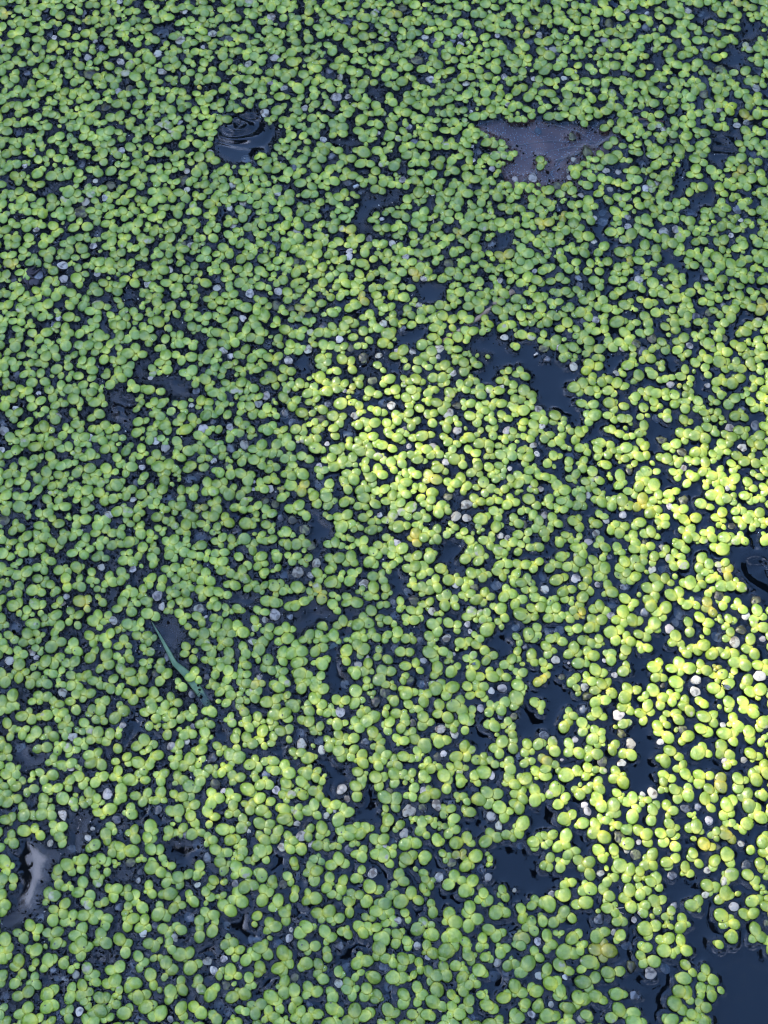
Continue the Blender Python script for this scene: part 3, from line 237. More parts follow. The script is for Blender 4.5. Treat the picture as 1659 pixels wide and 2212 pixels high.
# faded and decayed fronds: x y half-length kind (w bleached white, c cream, g grey dark, y yellow brown, s sunken slate)
DEAD = [
(0, 0, 2.0, """
300 12 14 w,300 70 24 g,545 100 26 g,780 20 24 w,1195 80 32 c,330 220 46 s,130 260 22 c,355 255 22 w,520 198 14 w,1065 215 50 s,1175 275 38 c,1070 280 26 g,1320 315 20 w,
1028 355 34 c,620 275 20 c,665 320 30 g,575 380 32 c,650 360 20 w,785 410 32 w,440 380 36 s,1615 430 32 c,1505 550 24 w,845 585 36 y,590 490 50 y,1055 475 34 c,1380 230 34 c,
683 627 11 w,1165 800 26 w,690 700 40 y,790 990 32 w,770 600 30 c,1365 1000 28 w,968 850 12 w,1215 1120 26 c,525 1075 36 s,165 1085 22 w,980 1155 42 s,1190 1180 45 y,
305 1245 42 s,720 1210 40 y,685 1290 30 w,560 1320 36 c,623 1182 22 c,530 1385 54 y,1215 1240 28 c,1510 1210 30 c,1580 1325 28 c,1495 1360 24 c,1150 1430 38 s,1050 1400 14 w,
1515 1470 26 c,610 1605 30 w,360 1555 36 s,240 1500 26 c,1185 1590 28 y,935 1625 13 w,1245 1600 30 c,640 1520 34 s,180 480 28 g,1460 740 36 s,1490 260 34 g,105 860 44 s,780 205 1 s,1600 1030 40 s"""),
(830, 0, 2.0, """
105 120 34 c,785 80 24 w,955 60 36 y,590 140 38 s,1420 90 24 c,125 385 34 w,1330 235 28 w,1100 250 28 c,1155 270 30 g,1280 270 28 g,1330 300 28 w,1570 240 26 w,1050 400 48 y,
480 465 32 g,420 480 36 s,100 545 28 w,1135 525 34 w,1368 550 30 c,550 510 28 c,915 470 40 s,600 570 36 s,525 640 42 w,598 635 24 c,1615 510 28 w,1635 685 22 c,320 710 28 c,
60 740 38 c,1398 735 16 w,993 835 28 w,285 750 16 w,790 875 26 c,440 915 28 w,1220 965 18 w,1405 960 16 w,1450 980 38 s,1205 925 26 c,1030 930 34 g,1410 1050 20 w,1535 1105 26 w,
495 1020 30 g,245 1095 32 g,955 1175 30 w,660 1220 13 w,1150 1270 17 w,145 1265 28 c,450 1350 40 s,690 1235 34 s,188 1335 10 w,820 1430 18 w,890 1590 30 c,270 1510 32 c,110 1580 40 s,
610 1640 26 w,1530 1590 36 g,185 580 28 c,1390 1210 26 g,600 1190 34 g,740 1555 32 g"""),
(1660, 0, 1.989, """
1138 80 30 c,875 95 20 w,740 80 26 c,630 160 38 y,180 235 28 w,120 265 34 s,595 270 28 w,220 325 18 c,270 330 32 c,1305 287 16 w,1232 330 20 w,915 325 20 c,145 518 22 w,
405 480 22 w,340 515 24 c,740 480 30 g,1345 455 40 y,1580 580 32 c,1515 800 28 w,1240 615 38 y,1455 820 28 w,1340 715 30 c,985 845 30 c,1040 915 26 y,870 185 36 g,1225 85 30 s,
402 1040 24 c,365 1110 18 c,375 1155 24 w,25 1165 26 w,138 1160 36 w,690 1120 24 w,610 1110 28 c,490 990 48 y,395 890 34 y,300 1210 40 y,175 840 28 s,880 1145 30 s,870 1225 32 w,
935 1190 24 c,635 1230 26 c,755 1290 26 w,590 1370 30 s,450 1270 26 c,750 1410 28 c,595 1430 38 s,530 1420 28 c,985 1505 38 w,1060 1490 34 c,750 1470 28 w,1415 1530 24 w,
1120 1340 30 s,1160 1375 44 s,1460 1365 42 g,1570 1000 38 s,105 1340 32 s,305 1350 30 s,250 1615 22 c,530 1565 26 c,1480 1430 22 c,850 1010 1 s,845 1060 32 s"""),
(0, 830, 2.0, """
318 20 18 w,413 75 40 w,418 160 32 w,690 35 20 w,1095 100 36 c,965 190 34 c,1410 215 32 c,1625 255 36 w,635 125 28 w,1415 145 40 s,255 135 38 g,85 155 34 g,190 175 45 s,
383 415 22 w,330 445 42 s,1580 415 30 c,500 590 26 c,1500 660 26 w,1450 625 34 c,980 802 20 w,1275 885 30 g,110 775 32 g,255 900 20 w,380 1050 30 c,105 1000 26 w,1245 980 22 c,
1320 1130 40 w,1495 1120 28 c,1385 1080 28 g,15 1090 40 s,30 1145 38 w,1010 1210 38 w,1075 1255 36 c,1590 1235 38 c,1500 1255 40 g,585 1190 32 w,15 1270 26 w,1390 1340 26 c,
925 1380 26 w,1480 1370 34 y,1240 1450 42 s,1090 1575 42 s,865 1590 26 c,660 1530 24 c,1645 1525 18 w,1650 1475 14 w,885 1480 30 g,30 1500 1 s,1330 365 36 s,745 345 34 s,640 1640 40 s"""),
(830, 830, 2.0, """
605 15 30 w,1060 60 36 c,1090 160 28 w,1585 170 26 c,975 15 30 w,595 200 22 w,150 240 34 w,1060 330 26 c,255 50 38 y,140 330 44 y,230 350 30 y,830 450 34 c,630 145 34 s,
545 550 32 w,250 460 32 s,445 465 34 g,955 480 28 g,343 615 36 c,215 690 34 w,920 627 24 w,1020 635 26 w,1190 612 38 c,1185 665 20 c,800 655 28 c,75 575 36 s,620 610 34 y,
700 670 42 y,760 820 36 y,655 880 30 s,70 920 36 w,20 970 34 c,580 885 18 w,1310 980 34 y,1250 1030 44 c,185 1030 40 s,470 970 32 g,650 1045 36 c,420 1070 38 y,240 1085 34 s,600 1155 42 s,
1310 1140 36 c,970 1130 24 g,465 1230 20 w,995 1245 22 w,1150 1245 30 c,1235 1345 32 w,410 1375 28 w,640 1395 1 s,825 955 34 s,1630 1145 34 w,420 1480 50 s,1280 770 30 c,
1595 870 28 c,1370 1625 46 c,90 1520 34 c,130 1620 32 y,60 1600 34 y,1250 1570 36 y,1615 540 30 w,1255 60 42 y,1650 1390 20 w,880 980 34 c,985 1240 1 w"""),
(1660, 830, 1.989, """
150 107 20 w,430 150 30 g,820 165 36 w,970 203 14 w,1255 155 28 w,800 100 28 s,540 422 34 w,465 430 30 g,1365 325 20 w,1190 400 36 g,905 540 42 y,800 575 42 y,845 620 40 g,
1150 590 28 w,310 600 30 w,720 600 36 c,210 605 40 y,230 675 26 g,400 725 36 c,680 765 28 c,1025 840 30 w,1265 845 22 w,1070 890 30 s,1490 1000 28 g,1410 1120 38 c,935 1050 34 s,
175 1000 32 c,195 1110 28 c,140 1230 30 c,195 1215 28 s,165 1287 24 w,375 1290 36 s,1490 1245 34 c,1100 1275 40 y,970 1195 38 y,760 1395 34 y,1108 1380 28 c,435 1395 34 s,
125 1500 18 w,1395 1505 26 c,1110 1590 42 y,1020 1625 28 w,190 1515 24 c,495 1555 26 c,1370 540 30 y,1580 1100 42 s,1580 1265 1 c,1250 920 1 c,440 200 34 g,1410 215 1 s,1275 375 34 y,470 690 24 y"""),
(0, 1660, 2.0, """
30 70 44 y,710 30 34 c,1300 160 42 s,1020 150 36 s,185 310 38 s,390 325 42 s,865 380 28 w,660 370 30 c,383 395 20 w,435 560 26 w,1025 555 40 w,1293 635 42 c,1055 625 30 c,
770 310 34 s,100 760 46 s,70 975 40 c,215 920 32 c,1340 690 14 w,1015 1050 36 y,1345 1080 26 g,1250 1190 34 g,410 1180 40 c,405 1290 22 c,800 1395 28 w,1250 1400 28 s,
1115 1530 34 w,475 1470 36 c,130 1530 44 s,1380 1605 42 g,1640 850 30 c,35 1160 40 s,180 1150 36 s,740 715 36 c,1090 950 34 g,980 770 30 s,285 780 28 s,240 955 22 w,1215 1500 24 c,410 605 22 c"""),
(830, 1660, 2.0, """
805 30 22 w,165 50 26 g,1300 40 42 c,1370 50 34 c,1635 185 30 w,915 210 32 w,1590 165 26 c,395 345 40 c,275 405 44 c,180 410 34 s,360 420 28 w,705 475 36 c,1300 480 32 w,
985 520 30 s,1030 585 42 y,895 600 36 s,1145 655 32 c,125 680 44 w,62 710 26 c,225 690 26 g,915 685 50 s,715 690 24 w,1375 740 24 w,1392 785 18 w,665 1000 32 c,728 960 22 c,
1287 932 15 w,1070 1120 34 s,840 1180 42 y,780 1240 40 y,550 1310 38 w,1600 1155 36 w,1530 1170 28 w,1460 1285 30 w,1590 1335 26 g,410 1480 44 s,290 1440 38 s,300 1520 44 c,
430 1555 36 c,710 1500 30 g,1220 1580 26 w,1185 1600 38 y,1200 1420 40 c,1290 1450 36 c,1240 830 34 c,1065 840 30 g,905 890 34 s,25 1080 26 c,360 230 40 y,580 1120 38 s,1090 975 26 w,
1020 1380 30 y,1560 480 42 s,1420 500 34 y,1645 30 1 w,240 60 36 y,320 125 42 y,1000 1100 34 y,1330 1190 28 g"""),
(1660, 1660, 1.989, """
210 30 30 c,718 30 30 w,610 65 28 c,325 95 24 g,495 205 32 w,545 150 32 c,975 240 28 c,415 440 36 w,555 480 24 w,215 510 34 c,635 300 24 g,205 420 38 s,975 370 30 s,730 490 36 g,
650 600 38 s,860 660 34 g,1205 570 34 s,1340 550 42 y,1575 580 40 y,1085 660 50 s,1060 715 34 s,1018 765 36 w,1440 850 44 c,1620 830 24 w,1480 770 40 y,1330 810 44 s,310 770 42 s,
235 775 32 s,30 745 36 s,285 965 32 c,600 970 18 w,370 985 12 w,90 880 22 g,665 1063 24 w,470 1140 32 c,490 1200 38 y,465 1285 34 g,690 1320 44 w,1190 1095 40 c,1185 1170 40 w,
1600 1070 46 w,975 1130 22 y,1365 1385 24 w,1105 1415 36 y,960 1495 28 w,770 1505 40 c,210 1450 36 g,585 1620 46 y,50 1580 30 s,1345 385 20 w,905 385 34 c,710 1440 36 y,1420 100 30 y,
80 90 32 y,325 1075 26 y,860 210 30 y,1510 680 34 c,325 1610 14 w,1375 1620 26 w,1500 1610 26 c,710 1630 34 c,15 1330 30 y,640 680 32 w,410 1480 24 w"""),
(0, 2490, 2.0, """
465 15 26 c,700 180 42 w,1400 120 42 y,1450 160 24 w,95 275 28 s,760 345 36 g,410 315 40 c,605 405 18 w,770 425 28 s,575 465 28 w,330 500 28 c,1215 440 34 w,1285 510 48 s,
465 530 34 s,1350 595 38 g,850 625 40 y,900 740 22 w,910 685 24 g,1530 765 30 w,1285 770 26 c,1615 420 20 c,255 985 40 s,775 915 32 g,930 1080 36 c,1010 1035 28 g,1230 975 42 s,
1135 1110 32 c,1350 1265 34 c,1455 1250 28 w,1390 1325 34 w,1565 1305 14 w,495 1350 34 c,415 1380 32 s,365 1370 26 s,840 1355 42 s,350 1315 28 g,520 1590 34 w,690 1510 36 c,
375 1610 42 s,900 1645 36 s,1110 1640 26 w,30 1500 42 s,1470 1420 34 y,1425 1550 42 s,1480 1590 34 s,1635 1120 34 s,1475 1030 36 s,860 1290 22 s,1660 1410 24 y,1030 280 34 g,665 850 28 s,480 1270 30 s"""),
(830, 2490, 2.0, """
70 50 36 g,135 155 32 w,560 150 42 w,595 210 26 c,995 290 52 c,1175 250 44 c,1095 160 34 w,1085 270 34 y,460 320 26 c,515 290 16 w,300 455 44 w,965 435 40 c,835 517 26 w,170 525 32 c,
605 540 36 g,365 505 28 w,270 370 26 c,1275 625 38 y,760 695 40 c,1190 720 36 w,1510 720 30 w,1460 790 34 y,1530 325 38 w,1270 235 28 s,180 765 36 y,270 705 32 s,925 1000 28 c,
1050 1165 30 c,232 1060 18 c,220 1115 32 w,150 1155 44 s,1120 1240 26 w,830 1300 36 s,590 1305 38 s,250 1370 38 y,1550 1360 46 s,860 1430 34 s,350 1550 30 s,540 1410 34 c,
460 1320 26 s,1210 1560 40 c,1400 1630 34 s,15 1125 34 s,850 1500 26 s,1570 1270 36 c,1625 1330 34 s,1580 385 34 c,870 160 28 y,890 490 32 s,1530 60 32 w,545 1165 34 g,1465 660 34 s,870 500 1 s"""),
(1660, 2490, 1.989, """
845 185 24 c,910 175 44 c,470 250 28 w,490 290 34 w,1125 275 40 g,1200 260 30 g,1275 350 34 w,1280 430 26 s,695 455 46 y,60 510 30 s,820 490 20 w,1480 500 28 c,1325 525 26 y,
800 570 42 y,745 540 26 c,575 690 28 c,1515 640 40 g,1035 705 36 g,1265 670 30 c,258 825 28 w,1375 740 36 c,1045 900 32 g,565 985 42 g,1160 910 46 g,1435 905 38 w,850 945 40 c,
790 990 24 w,170 1130 30 w,660 1070 24 c,750 1155 40 s,770 1290 42 y,895 1335 46 w,995 1300 44 s,795 1480 36 g,345 1360 22 w,180 1350 32 c,255 1535 24 c,130 1600 30 w,
200 965 34 g,120 1160 20 s,20 800 18 c,1645 1010 26 y,930 1010 36 y,500 1250 36 c,1250 830 28 c,450 1630 32 c,10 1080 30 s,365 275 20 g"""),
]

# open water: outlines
POOLS = [
[(690,460),(720,430),(770,385),(830,350),(870,410),(905,440),(885,500),(820,490),(790,530),(730,530),(700,500)],
[(1165,615),(1210,635),(1320,630),(1300,665),(1210,685),(1215,700),(1190,720),(1200,755),(1160,745),(1165,690)],
[(1205,290),(1240,280),(1258,310),(1225,322),(1200,315)],
[(1100,458),(1150,450),(1152,490),(1115,500)],
[(1297,522),(1325,518),(1325,565),(1300,560)],
[(1610,765),(1660,762),(1665,800),(1620,800)],
[(2105,175),(2150,172),(2155,212),(2115,215)],[(2350,178),(2400,172),(2405,208),(2355,210)],
[(2300,450),(2350,440),(2390,425),(2385,500),(2345,530),(2305,530)],
[(2250,625),(2320,618),(2330,665),(2255,672)],[(2190,545),(2230,550),(2235,615),(2195,620)],
[(1940,740),(1980,735),(1985,800),(1945,800)],[(2260,30),(2310,30),(2310,70),(2265,75)],[(2400,80),(2460,75),(2465,125),(2405,130)],
[(1625,410),(1700,400),(1800,400),(1900,408),(1950,410),(1945,440),(1990,440),(1960,455),(1940,490),(1900,505),(1870,540),(1830,545),(1820,590),(1790,612),(1760,600),(1755,570),(1785,560),(1790,520),(1740,505),(1715,530),(1700,560),(1690,600),(1650,570),(1640,545),(1690,530),(1680,490),(1640,470),(1620,440),(1575,430),(1565,410)],
[(440,1175),(480,1170),(485,1225),(450,1232)],
[(540,1225),(590,1230),(612,1225),(625,1290),(590,1300),(545,1285)],
[(350,1275),(390,1270),(425,1275),(432,1330),(430,1385),(395,1395),(365,1360),(355,1310)],
[(550,1045),(600,1043),(602,1072),(555,1075)],[(395,955),(445,960),(460,990),(410,995)],[(640,1615),(672,1612),(675,1640),(645,1645)],
[(1350,930),(1400,920),(1445,930),(1435,985),(1390,990),(1355,975)],
[(1300,1085),(1345,1075),(1385,1080),(1380,1120),(1320,1120)],
[(1165,1150),(1205,1150),(1230,1195),(1210,1225),(1170,1220)],[(1250,1175),(1300,1175),(1300,1212),(1255,1210)],
[(1525,1095),(1600,1100),(1665,1100),(1665,1170),(1610,1170),(1605,1140),(1530,1150)],
[(965,1165),(1005,1160),(1008,1220),(970,1225)],[(1555,1185),(1605,1180),(1610,1240),(1560,1245)],
[(1660,1150),(1710,1117),(1745,1130),(1740,1160),(1825,1180),(1850,1210),(1870,1225),(1835,1250),(1830,1285),(1865,1290),(1865,1330),(1880,1370),(1850,1390),(1840,1350),(1790,1320),(1760,1330),(1750,1300),(1740,1260),(1730,1210),(1680,1195),(1660,1200)],
[(1960,1145),(2010,1145),(2015,1190),(1965,1190)],[(2155,1170),(2200,1168),(2200,1210),(2160,1210)],[(2100,1375),(2165,1372),(2165,1430),(2105,1430)],
[(2265,1205),(2305,1200),(2305,1290),(2270,1290)],[(1915,1390),(1970,1388),(1970,1415),(1920,1418)],[(2160,835),(2205,835),(2205,890),(2165,890)],
[(2235,880),(2275,880),(2275,930),(2240,930)],[(2210,1595),(2280,1595),(2280,1630),(2215,1632)],
[(525,2010),(560,2000),(590,2020),(600,2080),(590,2120),(560,2120),(540,2070)],
[(432,1850),(482,1848),(485,1895),(440,1900)],[(350,1915),(390,1915),(392,1950),(355,1955)],[(410,2335),(462,2330),(465,2395),(420,2400)],
[(50,2245),(90,2245),(90,2285),(55,2285)],[(700,2355),(750,2350),(752,2405),(708,2410)],[(770,1930),(830,1930),(830,1960),(775,1960)],[(65,2450),(130,2450),(130,2490),(70,2490)],
[(1015,1700),(1065,1700),(1072,1740),(1060,1775),(1020,1765)],[(955,1990),(1010,1982),(1065,1995),(1055,2040),(1000,2050),(960,2035)],
[(1268,1855),(1312,1855),(1318,1900),(1300,1935),(1275,1930)],[(1445,1750),(1500,1755),(1495,1850),(1460,1860),(1445,1810)],
[(1070,2115),(1110,2110),(1110,2180),(1095,2250),(1072,2245)],[(893,2415),(930,2410),(930,2450),(898,2455)],
[(1520,2385),(1570,2380),(1572,2435),(1525,2440)],[(1610,2060),(1660,2055),(1662,2125),(1615,2125)],
[(1720,2190),(1830,2180),(1850,2240),(1870,2270),(1830,2290),(1810,2330),(1815,2390),(1780,2400),(1740,2380),(1700,2390),(1670,2370),(1680,2330),(1700,2290),(1700,2250)],
[(2055,2150),(2100,2150),(2102,2210),(2060,2212)],[(2055,2400),(2090,2365),(2120,2400),(2120,2440),(2110,2490),(2080,2515),(2055,2470)],
[(2385,1780),(2430,1770),(2494,1770),(2560,1780),(2560,1940),(2470,1935),(2400,1860)],[(2112,2080),(2160,2080),(2160,2130),(2115,2132)],
[(70,2740),(100,2730),(145,2740),(200,2770),(170,2820),(152,2850),(145,2880),(130,2900),(130,2960),(80,3000),(30,3020),(10,3025),(20,2990),(60,2940),(68,2840),(60,2790)],
[(225,2660),(270,2630),(310,2640),(320,2670),(290,2690),(270,2720),(225,2735)],
[(545,2740),(590,2725),(650,2735),(655,2790),(620,2810),(560,2800)],[(370,2820),(440,2812),(450,2860),(400,2872),(370,2860)],
[(648,3020),(720,2995),(725,3040),(690,3100),(650,3090)],[(745,2990),(820,2985),(815,3020),(760,3030)],[(295,3095),(375,3088),(380,3130),(310,3138)],
[(450,2628),(520,2625),(525,2672),(460,2675)],
[(1050,2490),(1120,2480),(1150,2520),(1140,2560),(1090,2590),(1060,2550)],[(1175,2560),(1240,2555),(1245,2600),(1215,2635),(1180,2620)],[(1160,2610),(1205,2610),(1220,2665),(1185,2670)],
[(1390,2795),(1440,2790),(1442,2838),(1395,2840)],[(1598,2745),(1660,2735),(1662,2880),(1602,2885)],
[(1410,2885),(1490,2880),(1495,2950),(1430,2955)],[(960,2935),(1035,2930),(1040,2985),(970,2990)],[(1130,3045),(1195,3040),(1200,3110),(1140,3115)],
[(1330,2942),(1368,2940),(1370,2995),(1335,2995)],[(1230,2812),(1265,2810),(1265,2875),(1235,2880)],[(882,2775),(930,2770),(928,2835),(885,2840)],
[(1485,2640),(1560,2635),(1560,2695),(1490,2700)],
[(1600,2750),(1640,2730),(1700,2740),(1740,2770),(1760,2800),(1750,2830),(1800,2830),(1830,2840),(1870,2800),(1880,2830),(1820,2850),(1790,2880),(1760,2905),(1720,2890),(1690,2920),(1670,2900),(1600,2890)],
[(1725,2640),(1800,2632),(1805,2695),(1735,2700)],[(2040,2490),(2110,2490),(2130,2540),(2120,2580),(2050,2560)],[(1870,2685),(1925,2682),(1930,2745),(1875,2750)],
[(2165,2850),(2230,2830),(2272,2860),(2240,2905),(2170,2950)],
[(2240,2985),(2280,2920),(2312,2960),(2320,3020),(2380,3060),(2440,3040),(2460,3090),(2520,3170),(2560,3400),(2320,3400),(2310,3270),(2360,3260),(2360,3180),(2320,3120),(2260,3110),(2250,3040)],
[(2040,3150),(2080,3170),(2180,3155),(2190,3200),(2165,3240),(2180,3290),(2150,3400),(2095,3400),(2080,3260),(2050,3200)],
[(1880,2972),(1920,2970),(1922,3022),(1885,3025)],
]

# ------------------------------------------------------------------ where a point of the photograph lies on the water
W, H = 2494.0, 3325.0
def at(px, py, z=0.0):
    th = math.tan(VFOV/2); u = (px/W - .5)*2*th*W/H; v = (.5 - py/H)*2*th
    dy = v*math.cos(TILT) + math.sin(TILT); dz = v*math.sin(TILT) - math.cos(TILT)
    t = (cam.location.z - z)/-dz
    return (u*t, cam.location.y + dy*t)
def to_px(x, y):
    dy, dz = y - cam.location.y, -cam.location.z
    v = (dy*math.cos(TILT) + dz*math.sin(TILT)); d = dy*math.sin(TILT) - dz*math.cos(TILT)
    th = math.tan(VFOV/2)
    return ((x/d)/(2*th*W/H) + .5)*W, (.5 - (v/d)/(2*th))*H
def unit(px, py): return abs(at(px + 1, py)[0] - at(px, py)[0])

# ------------------------------------------------------------------ helpers
def tag(o, label=None, cat=None, group=None, kind=None):
    if label: o['label'] = label
    if cat: o['category'] = cat
    if group: o['group'] = group
    if kind: o['kind'] = kind
    return o
def link(name, mesh, mat=None, parent=None, loc=(0, 0, 0), rot=(0, 0, 0), scale=(1, 1, 1)):
    if mat is not None and not mesh.materials: mesh.materials.append(mat)
    o = bpy.data.objects.new(name, mesh); C.objects.link(o)
    o.location = loc; o.rotation_euler = rot; o.scale = scale
    if parent: o.parent = parent
    return o
def empty(name, loc):
    o = bpy.data.objects.new(name, None); C.objects.link(o); o.location = loc; o.empty_display_size = 0.005; return o
def mesh_np(name, V, F, smooth=True):
    """F: (n,4) or (n,3) array"""
    m = bpy.data.meshes.new(name); V = np.asarray(V, np.float32); F = np.asarray(F, np.int32)
    k = F.shape[1]; m.vertices.add(len(V)); m.vertices.foreach_set('co', V.ravel())
    m.loops.add(F.size); m.loops.foreach_set('vertex_index', F.ravel())
    m.polygons.add(len(F)); m.polygons.foreach_set('loop_start', np.arange(0, F.size, k, dtype=np.int32))
    m.polygons.foreach_set('loop_total', np.full(len(F), k, np.int32))
    m.update(calc_edges=True); m.validate()
    if smooth: m.polygons.foreach_set('use_smooth', np.ones(len(m.polygons), bool))
    return m
def mesh_py(name, V, F, smooth=True):
    m = bpy.data.meshes.new(name); m.from_pydata([tuple(v) for v in V], [], F); m.update()
    if smooth: m.polygons.foreach_set('use_smooth', np.ones(len(m.polygons), bool))
    return m
def inside(poly, X, Y):
    r = np.zeros(X.shape, bool); n = len(poly)
    for i in range(n):
        x1, y1 = poly[i]; x2, y2 = poly[(i + 1) % n]
        c = ((y1 > Y) != (y2 > Y)) & (X < (x2 - x1)*(Y - y1)/((y2 - y1) or 1e-9) + x1); r ^= c
    return r
def blur(a, n=1):
    for _ in range(n):
        p = np.pad(a, 1, mode='edge')
        a = (p[:-2, 1:-1] + 2*p[1:-1, 1:-1] + p[2:, 1:-1])/4; p = np.pad(a, 1, mode='edge')
        a = (p[1:-1, :-2] + 2*p[1:-1, 1:-1] + p[1:-1, 2:])/4
    return a
def tube(pts, rad, sides=6):
    V, F = [], []
    for i, p in enumerate(pts):
        p = Vector(p); a = Vector(pts[max(i-1, 0)]); b = Vector(pts[min(i+1, len(pts)-1)])
        d = (b - a).normalized(); s = d.orthogonal().normalized(); t = d.cross(s); r = rad[i] if hasattr(rad, '__len__') else rad
        for k in range(sides):
            q = 2*math.pi*k/sides; V.append(p + (s*math.cos(q) + t*math.sin(q))*r)
    for i in range(len(pts)-1):
        for k in range(sides): F.append((i*sides+k, i*sides+(k+1) % sides, (i+1)*sides+(k+1) % sides, (i+1)*sides+k))
    F.append(tuple(range(sides))[::-1]); F.append(tuple((len(pts)-1)*sides+k for k in range(sides)))
    return V, F

# ------------------------------------------------------------------ materials
def new_mat(name):
    m = bpy.data.materials.new(name); m.use_nodes = True; nt = m.node_tree; nt.nodes.clear()
    return m, nt, nt.nodes.new, nt.links.new
def simple(name, col, rough=0.6, noise=0, scale=300, col2=None, bump=0, spec=0.5):
    m, nt, N, L = new_mat(name); b = N('ShaderNodeBsdfPrincipled'); o = N('ShaderNodeOutputMaterial'); L(b.outputs[0], o.inputs[0])
    b.inputs['Roughness'].default_value = rough; b.inputs['Specular IOR Level'].default_value = spec
    g = N('ShaderNodeNewGeometry'); n = N('ShaderNodeTexNoise'); n.inputs['Scale'].default_value = scale; n.inputs['Detail'].default_value = 4
    L(g.outputs['Position'], n.inputs['Vector'])
    r = N('ShaderNodeValToRGB'); r.color_ramp.elements[0].position = .35; r.color_ramp.elements[1].position = .65
    c2 = col2 or tuple(c*.6 for c in col)
    r.color_ramp.elements[0].color = (*c2, 1); r.color_ramp.elements[1].color = (*col, 1); L(n.outputs[0], r.inputs[0]); L(r.outputs[0], b.inputs['Base Color'])
    if bump:
        bp = N('ShaderNodeBump'); bp.inputs['Strength'].default_value = bump; bp.inputs['Distance'].default_value = .0004; L(n.outputs[0], bp.inputs['Height']); L(bp.outputs[0], b.inputs['Normal'])
    return m

def frond_mat(name, from_object):
    m, nt, N, L = new_mat(name); o = N('ShaderNodeOutputMaterial'); b = N('ShaderNodeBsdfPrincipled'); L(b.outputs[0], o.inputs[0])
    def mix(kind, f, a, bb, clamp=True):
        x = N('ShaderNodeMix'); x.data_type = 'RGBA'; x.blend_type = kind
        (L(f, x.inputs[0]) if hasattr(f, 'links') else setattr(x.inputs[0], 'default_value', f))
        for s, v in ((x.inputs[6], a), (x.inputs[7], bb)):
            (L(v, s) if hasattr(v, 'links') else setattr(s, 'default_value', (*v, 1)))
        return x.outputs[2]
    if from_object:
        oi = N('ShaderNodeObjectInfo'); tint = oi.outputs['Color']; wear = oi.outputs['Alpha']
    else:
        at_ = N('ShaderNodeAttribute'); at_.attribute_name = 'tint'; tint = at_.outputs['Color']; wear = at_.outputs['Alpha']
    ta = N('ShaderNodeAttribute'); ta.attribute_name = 'along'      # 0 at the node where the fronds join, 1 at the tip
    ramp = N('ShaderNodeValToRGB'); e = ramp.color_ramp.elements
    e[0].position = 0.02; e[0].color = (2.2, 1.7, 2.2, 1); e[1].position = .52; e[1].color = (1, 1, 1, 1)  # pale node pigment, with its top-lit highlight and dark tip painted in too
    x = e.new(1.0); x.color = (.66, .78, .62, 1)
    L(ta.outputs['Fac'], ramp.inputs[0])
    base = mix('MULTIPLY', 1.0, tint, ramp.outputs[0])
    g = N('ShaderNodeNewGeometry')
    n1 = N('ShaderNodeTexNoise'); n1.inputs['Scale'].default_value = 520; n1.inputs['Detail'].default_value = 5; L(g.outputs['Position'], n1.inputs['Vector'])
    r1 = N('ShaderNodeValToRGB'); r1.color_ramp.elements[0].position = .3; r1.color_ramp.elements[0].color = (.74, .80, .8, 1)
    r1.color_ramp.elements[1].position = .7; r1.color_ramp.elements[1].color = (1.18, 1.12, 1.15, 1); L(n1.outputs[0], r1.inputs[0])
    base = mix('MULTIPLY', 1.0, base, r1.outputs[0])
    # bleached and browned patches, more of them on worn fronds (alpha of the colour = soundness)
    n2 = N('ShaderNodeTexNoise'); n2.inputs['Scale'].default_value = 260; n2.inputs['Detail'].default_value = 6; L(g.outputs['Position'], n2.inputs['Vector'])
    su = N('ShaderNodeMath'); su.operation = 'SUBTRACT'; L(n2.outputs[0], su.inputs[0]); L(wear, su.inputs[1])
    mu = N('ShaderNodeMath'); mu.operation = 'MULTIPLY'; mu.use_clamp = True; L(su.outputs[0], mu.inputs[0]); mu.inputs[1].default_value = 14
    base = mix('MIX', mu.outputs[0], base, (.42, .38, .22))
    n3 = N('ShaderNodeTexVoronoi'); n3.inputs['Scale'].default_value = 190; L(g.outputs['Position'], n3.inputs['Vector'])
    lt = N('ShaderNodeMath'); lt.operation = 'LESS_THAN'; L(n3.outputs['Distance'], lt.inputs[0]); lt.inputs[1].default_value = .065
    base = mix('MIX', lt.outputs[0], base, (.045, .04, .02))
    L(base, b.inputs['Base Color'])
    b.inputs['Specular IOR Level'].default_value = .5; b.inputs['Coat Weight'].default_value = .35; b.inputs['Coat Roughness'].default_value = .12
    rr = N('ShaderNodeMapRange'); L(n1.outputs[0], rr.inputs[0]); rr.inputs[3].default_value = .24; rr.inputs[4].default_value = .55; L(rr.outputs[0], b.inputs['Roughness'])
    bp = N('ShaderNodeBump'); bp.inputs['Strength'].default_value = .55; bp.inputs['Distance'].default_value = .0009
    n4 = N('ShaderNodeTexNoise'); n4.inputs['Scale'].default_value = 380; n4.inputs['Detail'].default_value = 3; L(g.outputs['Position'], n4.inputs['Vector'])
    L(n4.outputs[0], bp.inputs['Height']); L(bp.outputs[0], b.inputs['Normal'])
    return m
M_FROND, M_CARPET = frond_mat('living_frond', True), frond_mat('living_frond_carpet', False)

